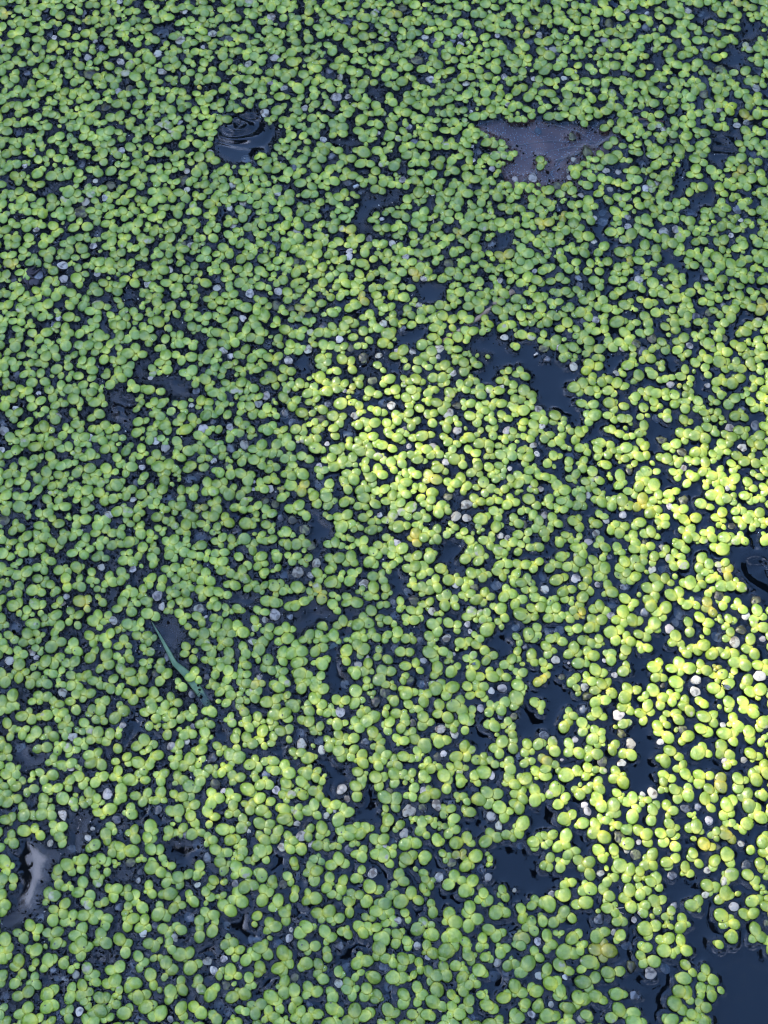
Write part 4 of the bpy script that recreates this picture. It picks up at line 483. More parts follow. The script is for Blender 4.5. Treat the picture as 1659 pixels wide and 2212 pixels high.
def dead_mat(name, light, dark, rough, scale=420, lo=.42, hi=.6, vein=.5):
    m, nt, N, L = new_mat(name); o = N('ShaderNodeOutputMaterial'); b = N('ShaderNodeBsdfPrincipled'); L(b.outputs[0], o.inputs[0])
    g = N('ShaderNodeNewGeometry'); n = N('ShaderNodeTexNoise'); n.inputs['Scale'].default_value = scale; n.inputs['Detail'].default_value = 8; n.inputs['Distortion'].default_value = .6
    L(g.outputs['Position'], n.inputs['Vector'])
    r = N('ShaderNodeValToRGB'); r.color_ramp.elements[0].position = lo; r.color_ramp.elements[1].position = hi
    r.color_ramp.elements[0].color = (*dark, 1); r.color_ramp.elements[1].color = (*light, 1); L(n.outputs[0], r.inputs[0])
    oi = N('ShaderNodeObjectInfo'); x = N('ShaderNodeMix'); x.data_type = 'RGBA'; x.blend_type = 'MULTIPLY'; x.inputs[0].default_value = 1
    L(r.outputs[0], x.inputs[6]); L(oi.outputs['Color'], x.inputs[7]); L(x.outputs[2], b.inputs['Base Color'])
    b.inputs['Roughness'].default_value = rough
    bp = N('ShaderNodeBump'); bp.inputs['Strength'].default_value = vein; bp.inputs['Distance'].default_value = .0005
    L(n.outputs[0], bp.inputs['Height']); L(bp.outputs[0], b.inputs['Normal'])
    return m
M_DEAD = dict(w=dead_mat('bleached_frond', (.62, .55, .44), (.16, .14, .12), .42, lo=.36, hi=.54),
              c=dead_mat('withered_frond', (.54, .49, .36), (.17, .13, .08), .4, lo=.38, hi=.52),
              y=dead_mat('rotting_frond', (.20, .20, .07), (.045, .04, .022), .35, vein=.9),
              g=dead_mat('grey_frond', (.20, .21, .21), (.05, .05, .05), .3, vein=.9),
              s=dead_mat('sunken_frond', (.24, .235, .22), (.07, .07, .07), .3))
def water_mat():
    m, nt, N, L = new_mat('pond_water'); o = N('ShaderNodeOutputMaterial')
    g = N('ShaderNodeNewGeometry'); e = N('ShaderNodeAttribute'); e.attribute_name = 'rim'; s = N('ShaderNodeAttribute'); s.attribute_name = 'scum'
    n = N('ShaderNodeTexNoise'); n.inputs['Scale'].default_value = 900; n.inputs['Detail'].default_value = 5; n.inputs['Roughness'].default_value = .65; L(g.outputs['Position'], n.inputs['Vector'])
    mu = N('ShaderNodeMath'); mu.operation = 'MULTIPLY'; L(e.outputs['Fac'], mu.inputs[0]); mu.inputs[1].default_value = .5
    ad = N('ShaderNodeMath'); ad.operation = 'ADD'; L(mu.outputs[0], ad.inputs[0]); L(s.outputs['Fac'], ad.inputs[1])
    bp = N('ShaderNodeBump'); bp.inputs['Distance'].default_value = .0009; L(ad.outputs[0], bp.inputs['Strength']); L(n.outputs[0], bp.inputs['Height'])
    fr = N('ShaderNodeFresnel'); fr.inputs['IOR'].default_value = 1.44; L(bp.outputs[0], fr.inputs['Normal'])
    gl = N('ShaderNodeBsdfGlossy'); gl.inputs['Roughness'].default_value = .02; gl.inputs['Color'].default_value = (.86, .93, 1, 1); L(bp.outputs[0], gl.inputs['Normal'])
    tr = N('ShaderNodeBsdfTransparent'); tr.inputs[0].default_value = (.62, .68, .72, 1)
    mxs = N('ShaderNodeMixShader'); L(fr.outputs[0], mxs.inputs[0]); L(tr.outputs[0], mxs.inputs[1]); L(gl.outputs[0], mxs.inputs[2]); L(mxs.outputs[0], o.inputs[0])
    return m
M_WATER = water_mat()

# ------------------------------------------------------------------ frond shapes (unit length, node at the origin, tip at +x)
def frond_shape(seed, rings=(.0, .5, .86, 1.0, .92), seg=15, crumple=0.0):
    r_ = random.Random(seed); wid = r_.uniform(.40, .465); skew = r_.uniform(-.035, .035); blunt = r_.uniform(-.06, .07)
    hgt = r_.uniform(.040, .060); keel = r_.uniform(.15, .55); koff = r_.uniform(-.06, .06); point = r_.uniform(0, .06)
    ph = [r_.uniform(0, 6.28) for _ in range(6)]
    V = [(.5, koff, hgt + .022 + keel*.24)]; T = [.52]; F = []
    for ri, r in enumerate(rings[1:]):
        for k in range(seg):
            a = 2*math.pi*k/seg; ca, sa = math.cos(a), math.sin(a)
            rr = r*(1 + crumple*(.5*math.sin(3*a + ph[0]) + .4*math.sin(5*a + ph[1])))
            x = .5 + .5*rr*ca + .0*point + point*max(0, ca)**6*rr; y = wid*rr*sa*(1 + blunt*ca) + skew*math.sin(math.pi*x)
            z = hgt*(1 - r**7) + .022*(1 - r*r) + keel*.24*(1 - min(1, abs(y - koff)/.36))*(1 - r**4)*(.35 + .65*math.sin(math.pi*min(1, max(0, x))**.8))
            z += crumple*.30*(math.sin(7*x + 5*y + ph[2])*math.cos(9*y - 4*x + ph[3]))*(1 - .3*r)*.6
            if ri == len(rings) - 2: z = -.045
            V.append((x, y, z)); T.append(x)
    for k in range(seg): F.append((0, 1 + k, 1 + (k+1) % seg))
    q = []
    for i in range(len(rings) - 2):
        b0 = 1 + i*seg; b1 = b0 + seg
        for k in range(seg): q.append((b0 + k, b1 + k, b1 + (k+1) % seg, b0 + (k+1) % seg))
    for a, b, c, d in q: F += [(a, b, c), (a, c, d)]
    return np.array(V), np.array(F, int), np.array(T)
SHAPES = [frond_shape(100 + i, crumple=(0, .012, .03, .05)[i % 4]) for i in range(16)]
LOW = [frond_shape(200 + i, rings=(.0, .6, .9, 1.0), seg=9) for i in range(6)]
def frond_mesh(i, sh, name='frond', mat=None):
    V, F, T = sh; m = mesh_np(name, V, F); a = m.attributes.new('along', 'FLOAT', 'POINT'); a.data.foreach_set('value', T.astype(np.float32))
    m.materials.append(mat or M_FROND); return m
FROND_M = [frond_mesh(i, s) for i, s in enumerate(SHAPES)]
DEAD_S = [frond_shape(300 + i, crumple=c, rings=(.0, .3, .55, .78, .93, 1.0, .9), seg=18) for i, c in enumerate((.05, .08, .12, .16, .2, .10, .06, .14))]
DEAD_M = {k: [frond_mesh(i, s, 'dead_frond', M_DEAD[k]) for i, s in enumerate(DEAD_S)] for k in M_DEAD}

# ------------------------------------------------------------------ where everything floats
PLANTS = []          # each: dict(f=[(x, y, ang, length, order)], px=(cx, cy), area)
def pdir(x0, y0, x1, y1): return math.atan2(y1 - y0, x1 - x0)
def build_plant(cs, jitter=.25):
    """cs: frond centres and lengths on the water -> fronds pointing away from their common node"""
    r_ = random.random
    if len(cs) == 1:
        x, y, l = cs[0]; return [(x, y, r_()*6.28, l)]
    wsum = sum(1/c[2] for c in cs); nx = sum(c[0]/c[2] for c in cs)/wsum; ny = sum(c[1]/c[2] for c in cs)/wsum
    out = []
    for x, y, l in cs:
        a = pdir(nx, ny, x, y) + random.uniform(-jitter, jitter); out.append((x, y, a, l))
    return out
KEEP_FLY = []
for ox, oy, s, txt in PATCH:
    for p in txt.replace('?', '').replace('\n', '').split('/'):
        fs = [tuple(float(q) for q in f.split()) for f in p.split(',') if f.strip()]
        fs = [f for f in fs if f[2] > 5]
        if not fs: continue
        cs = []; area = 0
        for x, y, r in fs:
            X, Y = ox + x/s, oy + y/s; wx, wy = at(X, Y); k = 1.0
            cs.append((wx, wy, 2*r/s*unit(X, Y)*.83*random.uniform(.92, 1.06))); area += (r/s)**2*2.5
        if len(cs) == 2 and random.random() < .6:          # the small third lobe most pairs carry
            (ax, ay, al), (bx, by, bl) = cs; d = math.hypot(bx-ax, by-ay) + 1e-6; sg = random.choice((-1, 1))
            l = min(al, bl)*random.uniform(.45, .7)
            cs.append(((ax+bx)/2 - sg*(by-ay)/d*l*.75, (ay+by)/2 + sg*(bx-ax)/d*l*.75, l))
        gx_, gy_ = sum(c[0] for c in cs)/len(cs), sum(c[1] for c in cs)/len(cs); cs = [(gx_ + (c[0]-gx_)*.93, gy_ + (c[1]-gy_)*.93, c[2]) for c in cs]
        cx = sum(ox + f[0]/s for f in fs)/len(fs); cy = sum(oy + f[1]/s for f in fs)/len(fs)
        PLANTS.append(dict(f=build_plant(cs), px=(cx, cy), area=area, n=len(fs)))
# two patches can name the same plant: keep the first
kept = []
for p in PLANTS:
    x, y = p['px']
    if any(abs(q['px'][0]-x) < 14 and abs(q['px'][1]-y) < 14 for q in kept): continue
    kept.append(p)
PLANTS = kept
DEADS = []
for ox, oy, s, txt in DEAD:
    for p in txt.replace('\n', '').split(','):
        x, y, r, k = p.split(); x, y, r = float(x), float(y), float(r)
        if r > 5: DEADS.append((ox + x/s, oy + y/s, r/s, k))

# raster of what is covered (world mm grid)
X0, X1, Y0, Y1, G = -0.235, 0.235, -0.275, 0.345, 0.0003
gw, gh = int((X1-X0)/G), int((Y1-Y0)/G)
occ = np.zeros((gh, gw), bool); YY, XX = np.mgrid[0:gh, 0:gw]
gx = X0 + (np.arange(gw) + .5)*G; gy = Y0 + (np.arange(gh) + .5)*G
def window(x, y, R):
    i0 = max(0, int((x-R-X0)/G)); i1 = min(gw, int((x+R-X0)/G)+1); j0 = max(0, int((y-R-Y0)/G)); j1 = min(gh, int((y+R-Y0)/G)+1)
    return i0, i1, j0, j1
def ellipse(x, y, a, l, k=1.0):
    i0, i1, j0, j1 = window(x, y, l*.55*k)
    if i1 <= i0 or j1 <= j0: return None
    dx = gx[i0:i1][None, :] - x; dy = gy[j0:j1][:, None] - y; ca, sa = math.cos(a), math.sin(a)
    return (slice(j0, j1), slice(i0, i1)), (((dx*ca + dy*sa)/(.5*l*k))**2 + ((-dx*sa + dy*ca)/(.42*l*k))**2) < 1
def stamp(x, y, a, l, k=1.0, arr=None):
    e = ellipse(x, y, a, l, k)
    if e: (occ if arr is None else arr)[e[0]] |= e[1]
pool = np.zeros((gh, gw), bool)
GX, GY = np.meshgrid(gx, gy)
def to_px_np(x, y):
    dy, dz = y - cam.location.y, -cam.location.z
    v = dy*math.cos(TILT) + dz*math.sin(TILT); d = dy*math.sin(TILT) - dz*math.cos(TILT); th = math.tan(VFOV/2)
    return ((x/d)/(2*th*W/H) + .5)*W, (.5 - (v/d)/(2*th))*H
PX, PY = to_px_np(GX, GY)
POOLS.append([(484, 2015), (506, 2015), (622, 2182), (600, 2200)]); POOLS.append([(630, 2230), (660, 2220), (712, 2310), (680, 2325)])
for poly in POOLS: pool |= inside(poly, PX, PY)
for p in PLANTS:
    for x, y, a, l in p['f']: stamp(x, y, a, l)
for X, Y, r, k in DEADS:
    x, y = at(X, Y); stamp(x, y, 0, 2*r*unit(X, Y), .85)
# open-water share wanted, per place: crowded upper left, looser lower right
def sparse(px, py):
    return min(1, max(0, (px/W*.9 + py/H*.6 - .55)*1.3))
rnd = random.random
def try_plant(scale, maxov, edge_ok=False, nf=3):
    x = X0 + .01 + rnd()*(X1-X0-.02); y = Y0 + .01 + rnd()*(Y1-Y0-.02)
    px, py = to_px(x, y)
    inframe = 0 < px < W and 0 < py < H
    sp = sparse(px, py)
    if rnd() < sp*.45 or pool[int((y-Y0)/G), int((x-X0)/G)]: return
    jx, jy = int((x-X0)/G), int((y-Y0)/G)
    if occ[jy-3:jy+4:3, jx-3:jx+4:3].sum() > 6: return
    big = scale*random.uniform(.85, 1.12)*(.0046 + .0003*sp); a0 = rnd()*6.28; cs = []
    offs = [0, random.uniform(1.7, 2.5), random.uniform(3.6, 4.5)][:nf]
    for i, o in enumerate(offs):
        l = big*(1, random.uniform(.78, 1), random.uniform(.45, .85))[i]; a = a0 + o
        cs.append((x + math.cos(a)*l*.42, y + math.sin(a)*l*.42, a, l))
    tot = 0; bad = 0
    for x_, y_, a, l in cs:
        e = ellipse(x_, y_, a, l)
        if e is None: return
        sl_, m = e; tot += m.sum(); bad += (m & occ[sl_]).sum() + 3*(m & pool[sl_]).sum()
    if bad > maxov*tot: return
    for f in cs: stamp(*f)
    PLANTS.append(dict(f=cs, px=(px, py), area=0, n=nf, fill=True))
for sc_, ov, n, nf in ((1.08, .15, 26000, 3), (.96, .18, 26000, 3), (.84, .19, 18000, 3), (.8, .18, 16000, 2), (.6, .12, 6000, 3), (.5, .05, 4000, 1)):
    for _ in range(n): try_plant(sc_, ov, nf=nf)
print('plants', len(PLANTS), 'cover', occ.mean())

# ------------------------------------------------------------------ labels: kind, look, and how far from which landmark
MARKS = [("brown sunken leaf", 1780, 490), ("swirl-patterned pool", 800, 460), ("pair of white fronds", 208, 895), ("star-shaped black pool", 392, 1330),
 ("small rippled pool", 580, 1262), ("floating grass blade", 565, 2090), ("drowned grass blade", 1140, 2075), ("resting fly", 2352, 2240),
 ("pool with dark rings", 2440, 1845), ("long curling pool", 1770, 1230), ("straw-coloured stalk", 1560, 1025), ("tall lavender pool", 110, 2870),
 ("wide open water", 2400, 3220), ("square navy pool", 1680, 2820), ("narrow channel", 1285, 1895), ("teal insect", 1533, 2160),
 ("black dried tuft", 95, 905), ("chalky lobed frond", 2462, 2195), ("crumbled white frond", 1092, 320), ("double white frond", 1425, 2850),
 ("thin brown twig", 1750, 1825), ("grey channel", 1100, 2540), ("jet-black notch", 1165, 3078), ("stalk-side pool", 1610, 1135),
 ("white twin frond", 1903, 2625), ("small square pool", 2325, 645), ("blue notch pool", 1240, 670), ("grey shell-like frond", 1327, 2635)]
USED = set(); COUNT = 'no one two three four five six seven eight nine ten eleven twelve thirteen fourteen fifteen sixteen seventeen eighteen nineteen twenty'.split()
def where(px, py):
    """ways to say where a thing floats, nearest landmark first"""
    out = []
    for d, n, dx, dy in sorted((math.hypot(px-x, py-y), n, px-x, py-y) for n, x, y in MARKS):
        k = max(1, round(d/70)); h = int(round(math.degrees(math.atan2(dx, -dy))/30)) % 12 or 12
        hs = ('twelve', 'one', 'two', 'three', 'four', 'five', 'six', 'seven', 'eight', 'nine', 'ten', 'eleven')[h % 12]
        if k < len(COUNT): out.append("%s plant-width%s from the %s at %s o'clock" % (COUNT[k], '' if k <= 1 else 's', n, hs))
    return out
def label(look, px, py):
    for wv in where(px, py):
        t = look + ' ' + wv
        if t not in USED and len(t.split()) <= 16: USED.add(t); return t
    raise RuntimeError('label')

# ------------------------------------------------------------------ greens
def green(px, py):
    """pigment and soundness of a frond; young ones yellower. Those towards the lower right are yellower too"""
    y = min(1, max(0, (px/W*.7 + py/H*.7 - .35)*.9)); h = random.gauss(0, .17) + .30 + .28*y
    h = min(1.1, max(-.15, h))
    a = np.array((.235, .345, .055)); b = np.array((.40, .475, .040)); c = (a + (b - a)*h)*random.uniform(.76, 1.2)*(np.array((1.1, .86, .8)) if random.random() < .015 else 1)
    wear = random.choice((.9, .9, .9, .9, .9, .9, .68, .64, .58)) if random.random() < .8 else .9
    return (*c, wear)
def shade_of(c):
    h = c[0]/c[1]
    return 'yellow-green' if h > .60 else ('bright green' if h > .535 else ('mid-green' if h > .49 else 'deep green'))

# ------------------------------------------------------------------ fronds: 300 largest plants one by one, the rest as one carpet
cand = [p for p in PLANTS if not p.get('fill') and 10 < p['px'][0] < W-10 and 10 < p['px'][1] < H-10]
cand.sort(key=lambda p: -p['area']); SOLO = cand[:300]; solo_ids = set(id(p) for p in SOLO)
WORD = {1: 'single-frond', 2: 'two-frond', 3: 'three-frond', 4: 'four-frond', 5: 'five-frond'}
def pose(x, y, a, l, lift):
    """matrix of a frond whose centre floats at x, y"""
    R = Euler((random.gauss(0, .10), random.gauss(0, .08), a)).to_matrix()
    z = .00095 + lift + .03*l; o = Vector((x, y, z)) - R @ Vector((.5*l, 0, 0)); return R, o
stampV, stampF, stampT, stampC = [], [], [], []; voff = 0
for p in PLANTS:
    solo = id(p) in solo_ids; base = green(*p['px']); lift0 = random.uniform(0, .00045)
    if solo:
        cx = sum(f[0] for f in p['f'])/len(p['f']); cy = sum(f[1] for f in p['f'])/len(p['f'])
        root = empty('duckweed_plant', (cx, cy, 0))
        tag(root, label('%s %s duckweed plant' % (WORD.get(len(p['f']), 'many-frond'), shade_of(base)), *p['px']), 'duckweed', 'duckweed plants floating on the pond')
    biggest = max(f[3] for f in p['f'])
    for i, (x, y, a, l) in enumerate(sorted(p['f'], key=lambda f: -f[3])):
        young = 1 - l/biggest; c = np.array(base[:3])*(1 + .35*young)*random.uniform(.92, 1.08)
        c[0] *= 1 + .25*young; c[1] *= 1 + .06*young
        wr = base[3] if random.random() < .7 else .9
        R, o = pose(x, y, a, l, lift0 + (-.00016*i if i else .0002)*1.0 + random.uniform(0, .0001))
        fl = random.choice((-1, 1)); si = random.randrange(len(SHAPES)); zz = l*random.uniform(.75, 1.15)
        if solo:
            f = link('frond', FROND_M[si], None, root, Vector(o) - root.location, R.to_euler(), (l, l, zz)); f.color = (*c, wr)
        else:
            V, F, T = SHAPES[si] if (0 < p['px'][0] < W and 0 < p['px'][1] < H and l > .0028) else LOW[si % len(LOW)]
            v = (V*np.array((l, l, zz))) @ np.array(R).T + np.array(o)
            stampV.append(v); stampF.append(F + voff); stampT.append(T); stampC.append(np.tile((*c, wr), (len(V), 1))); voff += len(V)
V, F, T, Cc = np.concatenate(stampV), np.concatenate(stampF), np.concatenate(stampT), np.concatenate(stampC)
cm_ = mesh_np('duckweed_carpet', V, F)
a = cm_.attributes.new('along', 'FLOAT', 'POINT'); a.data.foreach_set('value', T.astype(np.float32))
a = cm_.attributes.new('tint', 'FLOAT_COLOR', 'POINT'); a.data.foreach_set('color', Cc.astype(np.float32).ravel())
carpet = tag(link('duckweed_carpet', cm_, M_CARPET), 'carpet of small green duckweed crowding between the larger plants on the water', 'duckweed', None, 'stuff')
print('carpet tris', len(F))

# ------------------------------------------------------------------ faded and decayed fronds, each by itself
LOOK = dict(w='bleached white frond', c='cream withered frond', y='blotched yellow-brown rotting frond', g='mottled grey dead frond', s='sunken slate-dark frond')
NAMES = dict(w=('bleached_frond', 'dead frond'), c=('withered_frond', 'dead frond'), y=('rotting_frond', 'rotting frond'), g=('rotting_frond', 'rotting frond'), s=('sunken_frond', 'sunken frond'))
for X, Y, r, k in sorted(DEADS, key=lambda d: -d[2]):
    if not (-10 < X < W+10 and -10 < Y < H+10): continue
    x, y = at(X, Y); l = 1.8*r*unit(X, Y); a = rnd()*6.28
    mi = random.randrange(3) if k == 'w' else (random.randrange(8) if k != 's' else random.choice((0, 1, 5, 6)))
    z = {'w': .0011, 'c': .0010, 'y': .0009, 'g': .0008, 's': -.0003}[k]
    o = link(NAMES[k][0], DEAD_M[k][mi], None, None, (x - math.cos(a)*l*.5, y - math.sin(a)*l*.5, z), (random.gauss(0, .07), random.gauss(0, .07), a), (l, l*random.uniform(.9, 1.05), l*(.55 if k == 's' else random.uniform(.6, 1.0))))
    v = random.uniform(.5, 1.0); o.color = (v*random.uniform(.95, 1.05), v, v*random.uniform(.93, 1.05), 1)
    sz = 'large ' if r > 19 else ('tiny ' if r < 10 else '')
    tag(o, label(sz + LOOK[k], X, Y), NAMES[k][1], {'w': 'bleached fronds among the duckweed', 'c': 'withered fronds among the duckweed', 'y': 'rotting fronds among the duckweed', 'g': 'rotting fronds among the duckweed', 's': 'dark fronds under the surface'}[k])

# ------------------------------------------------------------------ water with its rim of meniscus
gs = .00064; nx_, ny_ = int((X1-X0)/gs), int((Y1-Y0)/gs)
wx = np.linspace(X0, X1, nx_); wy = np.linspace(Y0, Y1, ny_); D = np.full((ny_, nx_), .02)
def near(x, y, a, l, k=1.0):
    R = l*.5 + .006
    i0 = max(0, int((x-R-X0)/gs)); i1 = min(nx_, int((x+R-X0)/gs)+2); j0 = max(0, int((y-R-Y0)/gs)); j1 = min(ny_, int((y+R-Y0)/gs)+2)
    if i1 <= i0 or j1 <= j0: return
    dx = wx[i0:i1][None, :] - x; dy = wy[j0:j1][:, None] - y; ca, sa = math.cos(a), math.sin(a)
    u, v = (dx*ca + dy*sa)/(.5*l*k), (-dx*sa + dy*ca)/(.42*l*k); q = np.sqrt(u*u + v*v)
    D[j0:j1, i0:i1] = np.minimum(D[j0:j1, i0:i1], (q - 1)*.46*l*k)
for p in PLANTS:
    for x, y, a, l in p['f']: near(x, y, a, l)
for X, Y, r, k in DEADS:
    if k != 's': near(*at(X, Y), 0, 2*r*unit(X, Y), .85)
WX, WY = np.meshgrid(wx, wy); wpx, wpy = to_px_np(WX, WY)
def smooth_noise(shape, n, seed):
    r = np.random.default_rng(seed).standard_normal(shape); r = blur(r, n); return r/r.std()
# floating scum: thick in the upper left, thinning to clear water lower right
scum = np.clip(1.25 - (wpx/W*1.0 + wpy/H*.95)*.95, 0, 1)*np.clip(1 - .45*smooth_noise(D.shape, 220, 5), 0, 2)
openw = np.clip((D - .002)/.004, 0, 1); scum = np.clip(scum, 0, 1)*(1 - blur(openw, 3))
Dn = np.maximum(D, -.0002)
hm = (.00052*np.exp(-Dn/.0010) + .00034*np.exp(-Dn/.0030))*(1 + np.exp(-Dn/.0016)*(.45*smooth_noise(D.shape, 2, 1) + .35*smooth_noise(D.shape, 8, 2)))
hm += .00007*smooth_noise(D.shape, 30, 3)*np.clip(scum*1.5, .10, 1) + .00016*smooth_noise(D.shape, 260, 4)
# ripples shaped into some pools to bend the mirrored trees into dark rings
for cx_, cy_, R_, A_, lam in ((770, 400, 150, .00075, .0105), (395, 1330, 95, .00075, .0095), (610, 1250, 70, .00045, .0085), (2490, 1850, 150, .00085, .0115), (2360, 470, 80, .00055, .0095)):
    qx, qy = at(cx_, cy_); ex_ = WX - qx; ey_ = (WY - qy)*1.5; rr_ = np.sqrt(ex_**2 + ey_**2) + 1e-6; wob = smooth_noise(D.shape, 60, int(cx_))
    hm += A_*np.sin(rr_*2*math.pi/lam + wob*1.6 + 1.5*np.sin(2*np.arctan2(ey_, ex_)))*np.clip(1.2 - (rr_/(R_*unit(cx_, cy_)))**2, 0, 1)*np.clip(D/.001, 0, 1)
hm = blur(hm, 1); rim = np.clip(np.exp(-np.maximum(D, 0)/.0009) - .06, 0, 1); scum = np.clip(scum - .06, 0, 1)
hm *= np.clip(1 + (D + .0001)/.0006, .1, 1)
fade = np.clip(np.minimum(np.minimum(WX-X0, X1-WX), np.minimum(WY-Y0, Y1-WY))/.02, 0, 1); hm *= fade
hm = np.minimum(hm, .0011)
idx = np.arange(nx_*ny_).reshape(ny_, nx_)
Fq = np.stack([idx[:-1, :-1].ravel(), idx[:-1, 1:].ravel(), idx[1:, 1:].ravel(), idx[1:, :-1].ravel()], 1)
# outer ring to the banks, sharing the level
Vw = np.stack([WX.ravel(), WY.ravel(), hm.ravel()], 1); RP = 3.2
border = [(X0, Y0), (X1, Y0), (X1, Y1), (X0, Y1)]; corner = [idx[0, 0], idx[0, -1], idx[-1, -1], idx[-1, 0]]
ex = [(-RP, -RP), (RP, -RP), (RP, RP), (-RP, RP)]; n0 = len(Vw)
Vw = np.concatenate([Vw, np.array([(x, y, 0) for x, y in ex] + [(x, y, -.00002) for x, y in border])])
Fo = np.array([(n0+k, n0+(k+1) % 4, n0+4+(k+1) % 4, n0+4+k) for k in range(4)])
wm = mesh_np('pond_water', Vw, np.concatenate([Fq, Fo]))
for nm, arr in (('rim', rim*fade), ('scum', scum*.55*fade)):
    a = wm.attributes.new(nm, 'FLOAT', 'POINT'); a.data.foreach_set('value', np.concatenate([arr.ravel(), np.zeros(8)]).astype(np.float32))
tag(link('water', wm, M_WATER), 'still dark pond water reflecting blue sky between the duckweed', None, None, 'structure')
bed = mesh_py('pond_bed', [(-RP-1, -RP-1, -.35), (RP+1, -RP-1, -.35), (RP+1, RP+1, -.35), (-RP-1, RP+1, -.35)], [(0, 1, 2, 3)])
tag(link('pond_bed', bed, simple('silt', (.004, .0036, .003), .9, scale=20)), 'black silt bed under the pond', None, None, 'structure')

# ------------------------------------------------------------------ grit and dead algae between the fronds, with dark reflections built in
gv, gf, gc = [], [], []; nn = 0
shp = np.array([(1, 0, 0), (.2, .8, .1), (-.9, .3, 0), (-.5, -.7, .05), (.4, -.6, 0), (0, 0, .35)]); sf = [(0, 1, 5), (1, 2, 5), (2, 3, 5), (3, 4, 5), (4, 0, 5)]
cnt = 0
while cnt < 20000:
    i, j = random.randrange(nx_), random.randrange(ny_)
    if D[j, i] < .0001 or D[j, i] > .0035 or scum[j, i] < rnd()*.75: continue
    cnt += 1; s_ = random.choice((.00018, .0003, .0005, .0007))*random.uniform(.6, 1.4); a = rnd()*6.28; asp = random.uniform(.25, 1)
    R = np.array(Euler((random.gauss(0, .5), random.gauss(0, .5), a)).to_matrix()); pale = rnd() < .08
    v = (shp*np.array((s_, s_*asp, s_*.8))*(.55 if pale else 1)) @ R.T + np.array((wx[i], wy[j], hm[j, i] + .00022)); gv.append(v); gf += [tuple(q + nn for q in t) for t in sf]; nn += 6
    b_ = (.5, .48, .42) if pale else random.choice(((.002, .002, .002), (.004, .0035, .003), (.012, .010, .006)))  # pale grains put in as painted sparkle on the scum
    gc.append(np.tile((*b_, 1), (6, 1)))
# fine black strands at the fronds' edges: dead algae, and dark reflections as geometry
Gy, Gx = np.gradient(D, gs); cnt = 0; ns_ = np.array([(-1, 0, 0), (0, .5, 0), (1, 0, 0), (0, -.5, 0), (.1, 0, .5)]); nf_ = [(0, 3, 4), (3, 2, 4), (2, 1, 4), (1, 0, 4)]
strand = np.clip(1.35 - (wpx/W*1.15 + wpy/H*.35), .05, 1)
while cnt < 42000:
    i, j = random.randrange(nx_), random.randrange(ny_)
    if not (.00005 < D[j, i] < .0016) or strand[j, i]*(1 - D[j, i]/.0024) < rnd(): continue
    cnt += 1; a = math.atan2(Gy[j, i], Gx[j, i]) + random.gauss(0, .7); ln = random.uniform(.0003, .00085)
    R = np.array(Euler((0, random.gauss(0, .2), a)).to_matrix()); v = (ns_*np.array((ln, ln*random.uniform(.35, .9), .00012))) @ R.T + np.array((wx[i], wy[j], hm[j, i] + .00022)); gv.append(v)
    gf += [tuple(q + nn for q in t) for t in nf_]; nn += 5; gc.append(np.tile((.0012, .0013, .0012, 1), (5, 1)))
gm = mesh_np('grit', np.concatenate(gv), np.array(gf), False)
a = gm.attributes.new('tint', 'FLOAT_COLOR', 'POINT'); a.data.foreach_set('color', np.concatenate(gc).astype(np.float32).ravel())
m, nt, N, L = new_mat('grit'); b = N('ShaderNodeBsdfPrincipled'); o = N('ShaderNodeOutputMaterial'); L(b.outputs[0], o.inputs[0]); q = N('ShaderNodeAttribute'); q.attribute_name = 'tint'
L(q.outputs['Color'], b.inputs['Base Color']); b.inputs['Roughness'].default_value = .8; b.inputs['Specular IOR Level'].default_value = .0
tag(link('debris_and_reflections', gm, m), 'dark grit and dead plant crumbs, also standing in for dark reflections between the fronds', 'debris', None, 'stuff')

# ------------------------------------------------------------------ near-white beads that put painted wet glints on the fronds
sv = [(0, 0, 1)] + [(math.cos(q)*s_, math.sin(q)*s_, z_) for s_, z_ in ((.7, .7), (1, 0)) for q in [k*math.pi/3 for k in range(6)]]
sfc = [(0, 1+k, 1+(k+1) % 6) for k in range(6)] + [t for k in range(6) for t in ((1+k, 7+k, 7+(k+1) % 6), (1+k, 7+(k+1) % 6, 1+(k+1) % 6))]
sv = np.array(sv); bv, bf = [], []; pick = [(f, p) for p in PLANTS if -20 < p['px'][0] < W+20 and -20 < p['px'][1] < H+20 for f in p['f']]
for k in range(2200):
    (x, y, a, l), p = random.choice(pick); r = random.uniform(.00010, .00024)
    o_ = np.array((x + random.gauss(0, l*.14), y + random.gauss(0, l*.14), .00095 + .09*l + .00018)); bv.append(sv*r + o_); bf += [tuple(q + k*13 for q in t) for t in sfc]
tag(link('glint_beads', mesh_np('glint_beads', np.concatenate(bv), np.array(bf)), simple('glint_bead', (.85, .88, .75), .06, col2=(.7, .8, .55), spec=1.0)), 'tiny near-white beads set on the fronds as painted wet glints', 'water beads', None, 'stuff')

